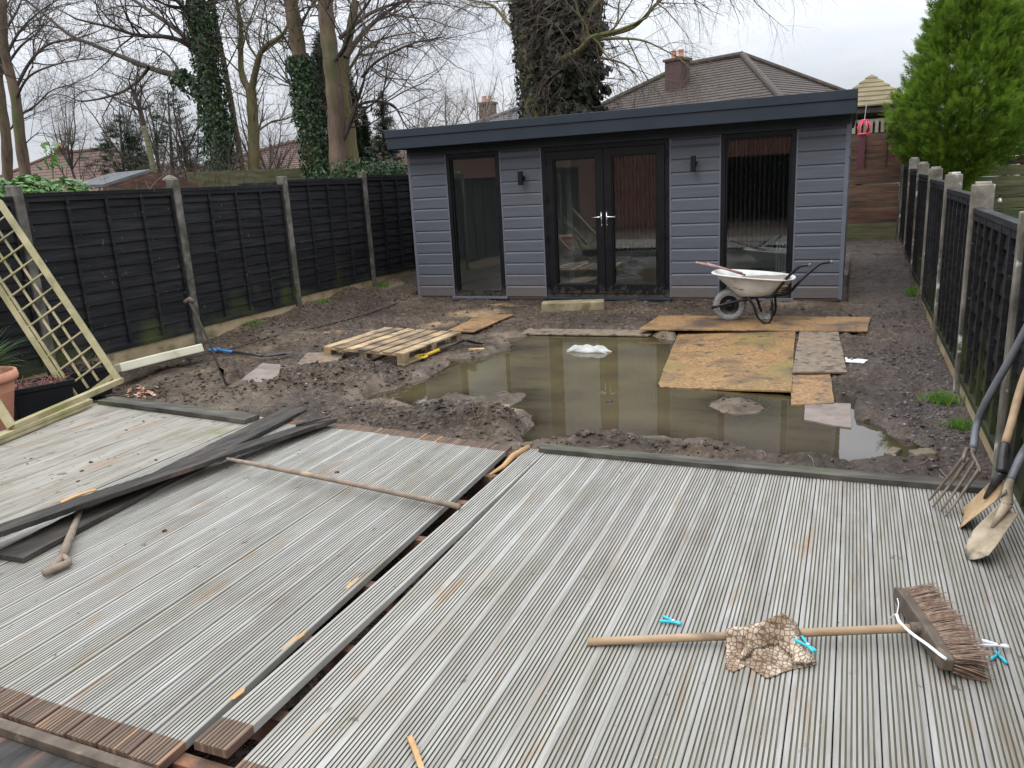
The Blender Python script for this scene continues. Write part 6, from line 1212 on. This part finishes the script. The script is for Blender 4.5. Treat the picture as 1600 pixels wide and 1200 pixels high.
        mb.build('trunk', MAT['barkdark'] if m == 'twig' else MAT['twigpale'], t, smooth=True, fix=False); tb.build('crown', MAT[m], t, fix=False)
    # leaning mossy pole
    t = thing('dead_tree', 'leaning mossy yellow dead trunk with a dark broken top above the shed', 'tree', PY(246, 305, 11)); P = pxpath([(249, 330), (246, 297), (236, 245), (224, 196)], 11); mb = MB(); mb.tube(P, [.065-.025*i/len(P) for i in range(len(P))], 9); mb.build('trunk', MAT['mossboard'], t, smooth=True)
    P = pxpath([(224, 196), (217, 165), (208, 145)], 11); mb = MB(); mb.tube(P, [.05-.02*i/len(P) for i in range(len(P))], 7); tb = MB(); sprout((mb, tb), P, [.04]*len(P), 0, cfg(n=(14, 5, 3), l=(.9, .5, .3), r=(.02, .01, .005))); mb.build('branches', MAT['barkdark'], t, fix=False); tb.build('crown', MAT['twig'], t, fix=False)
    # bramble / dogwood thicket behind fence
    for k, (x, y, h, lab) in enumerate([(170, 9.5, .9, 'tangle of bare stems behind the first left fence panel'), (290, 12, 1.5, 'tangle of bare stems left of the ivy clad trunk'), (265, 11.5, 1.3, 'tangle of bare stems behind the lantern'), (318, 12.5, 1.6, 'tangle of bare stems at the foot of the ivy clad trunk')]):
        f = PY(x, 300, y); f[2] = .6; t = thing('bare_shrub', lab, 'shrub', f, group='bare shrubs behind the left fence'); tb = TwigBatch()
        for _ in range(45):
            a = TR.uniform(0, 6.28); Q = wander(f+V3(TR.gauss(0, .3), TR.gauss(0, .3), 0), V3(math.cos(a)*.5, math.sin(a)*.5, 1), h*TR.uniform(.9, 1.7), 6, .15, .02); tb.tube(Q, [.010*(1-j/8) for j in range(7)], 4, cap=False); sprout((tb, tb), Q, [.007]*7, 0, cfg(n=(4, 3), l=(.6, .3), r=(.006, .004)))
        tb.build('stems', MAT['twig'] if k != 0 else MAT['twigpale'], t, fix=False)
trees()
# ---------------------------------------------------------------- right hand evergreens
def right_green():
    y = 15.6; f = PY(1492, 280, y); f[2] = 1.0; tp = PY(1540, -120, y)
    def z(py): return (PY(1505, py, y)[2]-f[2])/(tp[2]-f[2])
    s = y/1222*1.12
    prof = [(0, .1), (z(285), .15), (z(262), .55), (z(235), .85), (z(200), 1.0), (z(165), 1.04), (z(120), .92), (z(80), .74), (z(40), .62), (z(0), .52), (z(-40), .4), (z(-80), .4), (1, .08)]
    t = thing('bright_conifer', 'bright green bushy conifer behind the right fence', 'conifer', f); r = np.random.RandomState(12); ts, rr = zip(*prof); H = tp[2]-f[2]; C = []; D = []
    for layer, (nc, q0, q1) in enumerate([(1900, .78, 1.0), (800, .45, .78)]):
        T = r.uniform(0, 1, nc*5); R = np.interp(T, ts, rr); k = r.rand(nc*5) < (R+.05)/1.3; T = T[k][:nc]; R = R[k][:nc]
        for T_, R_ in zip(T, R):
            A = r.uniform(0, 2*math.pi); lobe = 1+.95*float(fbm(np.array(math.cos(A)*3+7), np.array(math.sin(A)*3+T_*9), 1.2, 3)); o = V3(math.cos(A), math.sin(A), 0); c = lerp(f, tp, T_)+o*R_*lobe*r.uniform(q0, q1); ax = _n(o*.75+V3(0, 0, .75)+r.normal(0, .18, 3)); l = r.uniform(.16, .42); m_ = 20
            t_ = r.rand(m_, 1)**.8; wd = (.42*(1-t_)+.05); q = r.normal(0, 1, (m_, 3)); q /= np.linalg.norm(q, axis=1)[:, None]; C.append(c-ax*l*.5+ax*t_*l+q*wd*l*.45); D.append(ax*1.0+q*(.7*(1-t_)+.15))
    mb = MB(); sprays(mb, np.concatenate(C), np.concatenate(D), .15, r, k=3, w=.36); mb.build('foliage', MAT['conifer'], t, fix=False)
    mb = MB(); mb.tube([f, lerp(f, tp, .5), tp], [.1, .06, .02], 8); mb.build('trunk', MAT['barkdark'], t, smooth=True)
    f = PY(1604, 230, 17); f[2] = 1.2; tp = PY(1606, 10, 17); conifer('purple_shrub', 'dark purple brown leafy shrub at the right edge behind the conifer', (f, tp), [(0, .3), (.3, .62), (.7, .55), (1, .1)], MAT['purple'], n=5000, L=.10, up=.3, out=.8, seed=13, cat='shrub', trunk_r=.05, wsp=.7, k=2)
    # laurel on the left
    t = thing('laurel_hedge', 'leafy bright green laurel hedge showing above the first left fence panel', 'hedge', (-8.2, 6, 0)); r = np.random.RandomState(9); n = 4200; c0, c1 = PX(-40, 288, -8.1), PX(112, 291, -8.3); T = r.rand(n); A = r.uniform(0, 2*math.pi, n); rad = .38*r.uniform(.6, 1, n)**.5*(1+.5*fbm(T*9, A, 1., 2)); C = c0+(c1-c0)*T[:, None]; C[:, 0] += np.cos(A)*rad; C[:, 2] += np.sin(A)*rad*.9-.30+.05*np.sin(T*14); N_ = np.stack([np.cos(A), np.zeros(n), np.sin(A)+.4], 1); mb = MB(); leafquads(mb, C, N_, .055, r, aspect=.6); mb.build('foliage', MAT['laurel'], t, fix=False)
    mb = MB()
    for k in range(6): p = lerp(c0, c1, k/5); mb.tube([(p[0], p[1], 0), (p[0], p[1], p[2])], .025, 6)
    mb.build('stems', MAT['barkdark'], t)
    p = PX(84, 292, -8.3); t = thing('laurel_shoot', 'single tall leafy laurel shoot rising above the hedge', 'plant', p); mb = MB(); top = PX(80, 232, -8.3); mb.tube([p, top], .008, 6); mb.build('stem', MAT['grass'], t); C = lerp(p, top, .45)+np.array([V3(r.normal(0, .04), r.normal(0, .06), q) for q in np.linspace(0, .30, 26)]); mb = MB(); leafquads(mb, C, r.normal(0, 1, (26, 3)), .06, r, aspect=.5); mb.build('leaves', MAT['laurel'], t)
    t = thing('rhododendron', 'low green leafy bush above the fence near the left end of the garden room', 'bush', PY(580, 275, 13)); C0 = PY(578, 272, 13.2); C = C0+r.normal(0, 1, (2600, 3))*[.42, .3, .12]; mb = MB(); leafquads(mb, C, r.normal(0, 1, (2600, 3))+[0, -.5, .5], .05, r, aspect=.5); mb.build('foliage', MAT['laurel'] if 0 else MAT['ivy'], t, fix=False)
right_green()
# ---------------------------------------------------------------- houses and neighbours
def hip_roof(mb, x0, x1, y0, y1, ze, zr, n, axis='x', lift=.03):
    hw = ((y1-y0) if axis == 'x' else (x1-x0))/2
    def ring(t, dz=0): 
        i = hw*t; return [(x0+i, y0+i, lerp(ze, zr, t)+dz), (x1-i, y0+i, lerp(ze, zr, t)+dz), (x1-i, y1-i, lerp(ze, zr, t)+dz), (x0+i, y1-i, lerp(ze, zr, t)+dz)]
    for k in range(n):
        a = ring(k/n, lift); b = ring((k+1)/n, 0); c = ring(k/n, 0 if k == 0 else -.0); mb.add(a+b+c, [(0, 1, 5, 4), (1, 2, 6, 5), (2, 3, 7, 6), (3, 0, 4, 7)]+[(j+8, (j+1) % 4+8, (j+1) % 4, j) for j in range(4)])
def house(name, label, x0, x1, y0, y1, zg, ze, zr, n, roofm, wallm, chim=None, group='houses beyond the garden', org=None):
    t = thing(name, label, 'house', org or ((x0+x1)/2, (y0+y1)/2, zg), group=group); m = MB(); m.box(x0+.4, x1-.4, y0+.4, y1-.4, zg-1, ze); m.build('wall', wallm, t)
    m = MB(); hip_roof(m, x0, x1, y0, y1, ze, zr, n); m.add([(x0, y0, ze-.02), (x1, y0, ze-.02), (x1, y1, ze-.02), (x0, y1, ze-.02)], [(3, 2, 1, 0)]); rf = m.build('roof', roofm, t, fix=False)
    hw = (y1-y0)/2; rl, rr_ = (x0+hw, (y0+y1)/2, zr+.03), (x1-hw, (y0+y1)/2, zr+.03); m = MB()
    for a, b in ((rl, rr_), (rl, (x0, y0, ze)), (rl, (x0, y1, ze)), (rr_, (x1, y0, ze)), (rr_, (x1, y1, ze))):
        if np.linalg.norm(V3(*a)-V3(*b)) > .1: m.tube([V3(*a)+[0, 0, .03], V3(*b)+[0, 0, .05]], .11, 8)
    m.build('ridge_tiles', roofm, rf)
    if chim:
        cx, cy, zb, zt_, w = chim; m = MB(); m.box(cx-w/2, cx+w/2, cy-w*.4, cy+w*.4, zb, zt_); m.box(cx-w/2-.06, cx+w/2+.06, cy-w*.4-.06, cy+w*.4+.06, zt_, zt_+.09); c = m.build('chimney', MAT['brickdark'], rf)
        for i in (-1, 1): q = MB(); q.lathe([(.1, 0), (.09, .25), (.11, .27), (.11, .3)], (cx+i*w*.22, cy, zt_+.09), 12, cap=True); q.build('chimney_pot', MAT['terra'], rf)
    m = MB(); 
    for k in range(3): xx = lerp(x0+1, x1-2.4, k/2); m.box(xx, xx+1.3, y0+.37, y0+.399, ze-1.5, ze-.4)
    f = m.build('window', MAT['white'], t); return t
MAT['brickdark'] = brickmat('dark_brick', (.085, .04, .035), (.06, .03, .027), (.09, .075, .07))
ax = -4.055; t = house('bungalow', 'house with a large brown tiled hipped roof and brick chimney behind the garden room', ax-2.5-5.13, ax+5.13, 32-5.13, 32+5.13, 1.2, 2.85, 5.74, 26, MAT['rooftile'], MAT['brick'], (ax-1.75, 30.4, 4.2, 5.72, .72), org=(ax, 32, 1.2)); t.rotation_euler = (0, 0, math.radians(-24))
c = PY(62, 250, 34); house('bungalow', 'distant red brown hipped roof house at the far left behind the bare trunks', c[0]-6, c[0]+8.5, 31, 41, .8, 2.2, PY(62, 244, 36)[2], 14, MAT['rooftile2'], MAT['brick'], (c[0]-.6, 36, 4, PY(50, 240, 36)[2]+.1, .6))
c = PY(472, 226, 32); house('bungalow', 'distant brown roof house glimpsed between the slim fork and the ivy based trunk', c[0]-5.5, c[0]+7, 28, 37, .8, PY(405, 272, 28)[2], PY(472, 222, 32)[2], 14, MAT['rooftile2'], MAT['brick'])
c = PY(800, 168, 36); house('slate_house', 'distant slate roofed house with a brick chimney left of the old ivied tree', c[0]-2.6, c[0]+4, 35, 41, .8, PY(775, 200, 35)[2], PY(806, 166, 38)[2], 10, MAT['slate'], MAT['brick'], (PY(762, 170, 37)[0], 37, 3, PY(762, 163, 37)[2], .7))
def shed():
    y = 9.6; a = PY(152, 266, y); b = PY(236, 262, y); t = thing('garden_shed', 'wooden shed with a grey felt roof behind the first left fence panel', 'shed', (a[0], y, 0))
    x0, x1 = a[0]-.1, b[0]+.6; zt = PY(200, 264, y)[2]; zl = PY(162, 288, y)[2]-.25; m = MB()
    # felt slope facing left/front, ridge running away
    R0, R1 = PY(236, 268, 10.2), PY(176, 273, 12.4); E0 = PY(162, 292, 9.2); E1 = E0+(R1-R0); m.add([E0, R0, R1, E1], [(0, 1, 2, 3)]); O = R0+(R0-E0)*[1, 1, -1]; O1 = O+(R1-R0); m.add([R0, O, O1, R1], [(0, 1, 2, 3)]); o = m.build('roof', MAT['slate'], t); md = o.modifiers.new('s', 'SOLIDIFY'); md.thickness = .04
    m = MB(); m.beam(E0-V3(0, 0, .06), R0-V3(0, .0, .06), .03, .12); m.build('barge_board', MAT['redpanel'], t); m = MB(); m.beam(R0-V3(0, 0, .06), O-V3(0, 0, .06), .03, .12); m.build('barge_board', MAT['redpanel'], t)
    m = MB(); m.add([E0-V3(0, 0, .05), R0-V3(0, 0, .05), O-V3(0, 0, .05), O*[1, 1, 0], E0*[1, 1, 0]], [(0, 1, 2, 3, 4)]); w = m.build('wall', MAT['redpanel'], t); md = w.modifiers.new('s', 'SOLIDIFY'); md.thickness = .05
shed()
def lantern():
    p = PX(267, 291, -7.35); t = thing('garden_lantern', 'small pale lantern cap standing behind the second left fence post', 'lantern', p*[1, 1, 0]); m = MB(); m.box(p[0]-.04, p[0]+.04, p[1]-.04, p[1]+.04, 0, p[2]); m.build('post', MAT['concrete'], t); m = MB(); m.lathe([(.035, 0), (.05, .05), (.05, .07)], p, 8); m.lathe([(.09, .07), (.08, .09), (.03, .12), (0.001, .13)], p, 12); m.build('cap', MAT['concpale'], t)
lantern()
def flat_fence(name, label, a, b, z0, z1, m, nb=5, post=None, th=.03, seed=1, horiz=True):
    a, b = V3(*a), V3(*b); a = V3(a[0], a[1], 0); b = V3(b[0], b[1], 0); t = thing(name, label, 'fence', (a+b)/2); mb = MB(); d = _n(b-a); r = random.Random(seed)
    for i in range(nb):
        za, zb_ = lerp(z0, z1, i/nb), lerp(z0, z1, (i+1)/nb)-.008; j = r.uniform(-.012, .012); mb.beam(a+V3(0, 0, (za+zb_)/2+j), b+V3(0, 0, (za+zb_)/2-j), th, (zb_-za)*.98)
    attr_all(mb.build('boards', m, t, bevel=.003), seed=seed)
    if post:
        for k in range(post):
            p = lerp(a, b, k/max(1, post-1)); q = MB(); q.box(p[0]-.04, p[0]+.04, p[1]-.09, p[1]-.02, z0-.3, z1+.03); attr_all(q.build('post', m, t))
    return t
t = flat_fence('retaining_wall', 'red stained timber sleeper wall closing the end of the side path', (-1.6, 16.2), (.74, 16.2), .58, 1.56, MAT['redpanel'], nb=7, seed=3, th=.05); m = MB(); m.box(-1.6, .74, 16.17, 16.23, .1, .575); m.build('concrete_base', MAT['mossboard'], t)
a = m = MB(); m.box(.755, .84, 16.12, 16.22, 0, PY(1410, 200, 16.2)[2]-.12); tag(m.build('fence_post', MAT['concrete'], loc=(.8, 16.17, 0)), 'tall grey corner post at the end of the right fence', 'post')
t = flat_fence('board_fence', 'reddish board fence above the sleeper wall at the end of the path', (-1.2, 17), (.9, 17), 1.5, 2.2, MAT['redpanel'], nb=3, seed=4)
m = MB(); 
for x in (-.6, -.25, .1, .47, .8): m.box(x, x+.05, 16.93, 16.983, 1.4, 2.2)
m.build('batten', MAT['redpanel'], t)
t = thing('lattice_panel', 'pale grey slatted top panel on the board fence under the pavilion', 'lattice', (.3, 17.05, 2.2))
for i in range(12):
    m = MB(); x = -.3+i*.1; m.box(x, x+.06, 17.02, 17.05, 2.21, 2.44); attr_all(m.build('slat', MAT['greywood'], t), seed=i)
m = MB(); m.box(-.4, .95, 17.051, 17.08, 2.40, 2.46); m.build('rail', MAT['greywood'], t)
m = MB(); p, q = PY(1338, 262, 16.4), PY(1352, 210, 16.4); m.box(p[0], q[0], 16.34, 16.46, 1.2, q[2]); tag(m.build('maroon_post', MAT['maroon'], loc=(p[0], 16.4, 1.2), bevel=.006), 'dark maroon painted post beside the garden room corner', 'post')
p = PY(1350, 200, 16.4); t = thing('hanging_toy', 'bright pink hanging basket toy beside the corner of the garden room', 'toy', p); m = MB()
for k in range(6): a = k*math.pi/3; m.tube([p+V3(math.cos(a)*.05, math.sin(a)*.05, .13), p+V3(math.cos(a)*.11, math.sin(a)*.11, .02), p+V3(math.cos(a)*.08, math.sin(a)*.08, -.10)], .012, 6)
m.lathe([(.09, -.12), (.11, -.1), (.09, -.09)], p, 12); m.lathe([(.05, .12), (.06, .14), (.05, .15)], p, 12); m.build('basket', MAT['pink'], t, smooth=True); m = MB(); m.tube([p+V3(0, 0, .14), p+V3(.02, 0, .4)], .005, 4); m.build('string', MAT['white'], t)
def gazebo():
    cx, cy, h = .22, 19.9, .86; t = thing('garden_pavilion', 'small timber pavilion with a slatted pyramid roof beyond the end fence', 'pavilion', (cx, cy, 1.2)); za = PY(1362, 116, cy)[2]; ze = PY(1372, 164, cy-h)[2]; m = MB(); n = 7
    for k in range(n):
        a, b = h*(1-k/n), h*(1-(k+1)/n)*1.0; z0, z1 = lerp(ze, za, k/n)+.025, lerp(ze, za, (k+1)/n); A = [(cx-a, cy-a, z0), (cx+a, cy-a, z0), (cx+a, cy+a, z0), (cx-a, cy+a, z0)]; B = [(cx-b, cy-b, z1), (cx+b, cy-b, z1), (cx+b, cy+b, z1), (cx-b, cy+b, z1)]; C = [(q[0], q[1], z0-.03) for q in A]
        m.add(A+B+C, [(0, 1, 5, 4), (1, 2, 6, 5), (2, 3, 7, 6), (3, 0, 4, 7)]+[(j+8, (j+1) % 4+8, (j+1) % 4, j) for j in range(4)])
    m.build('roof', MAT['shingle'], t, fix=False); m = MB(); m.box(cx-h+.05, cx+h-.05, cy-h+.05, cy+h-.05, ze-.14, ze-.02); m.build('beam', MAT['maroon'] if 0 else MAT['barkdark'], t); 
    for i in (-1, 1):
        for j in (-1, 1): m = MB(); m.box(cx+i*(h-.12)-.05, cx+i*(h-.12)+.05, cy+j*(h-.12)-.05, cy+j*(h-.12)+.05, 1, ze-.141); m.build('post', MAT['barkdark'], t)
    m = MB(); m.box(cx-h+.18, cx+h-.18, cy+h-.14, cy+h-.1, 1.1, ze-.142); m.build('back_wall', MAT['redpanel'], t)
gazebo()
flat_fence('board_fence', 'mossy green sleeper wall in the garden beyond the right fence', (.95, 16.5), (4.5, 16.5), .2, 1.5, MAT['mossboard'], nb=7, seed=6)
flat_fence('board_fence', 'dark reddish fence panel below the purple shrub at the right edge', (1.2, 16.9), (5, 16.9), 1.5, 2.1, MAT['redpanel'], nb=4, post=4, seed=7)
t = flat_fence('board_fence', 'mossy olive fence boards behind the left fence near the slim fork', PY(292, 272, 12.2), PY(480, 268, 14.5), 1.2, PY(400, 264, 13.4)[2], MAT['mossboard'], nb=3, seed=8)
t = flat_fence('board_fence', 'black fence top behind the third left panel', PY(372, 290, 11.2), PY(562, 275, 14), 1.2, PY(420, 284, 12)[2], MAT['blackplank'], nb=2, seed=9)
p = PY(1562, 312, 15.5); t = thing('festoon_bulb', 'small clear bulb hanging in front of the mossy sleeper wall', 'bulb', p); m = MB(); m.lathe([(0.001, -.05), (.03, -.035), (.035, -.01), (.02, .02), (.015, .03)], p, 12); m.build('glass', MAT['white'], t, smooth=True); m = MB(); m.tube([p+V3(0, 0, .03), p+V3(0, 0, .08)], .012, 8); m.tube(curve([p+V3(-.5, 0, .28), p+V3(0, 0, .08), p+V3(.5, 0, .12)], 5), .006, 5); m.build('cable', MAT['blackmetal'], t)
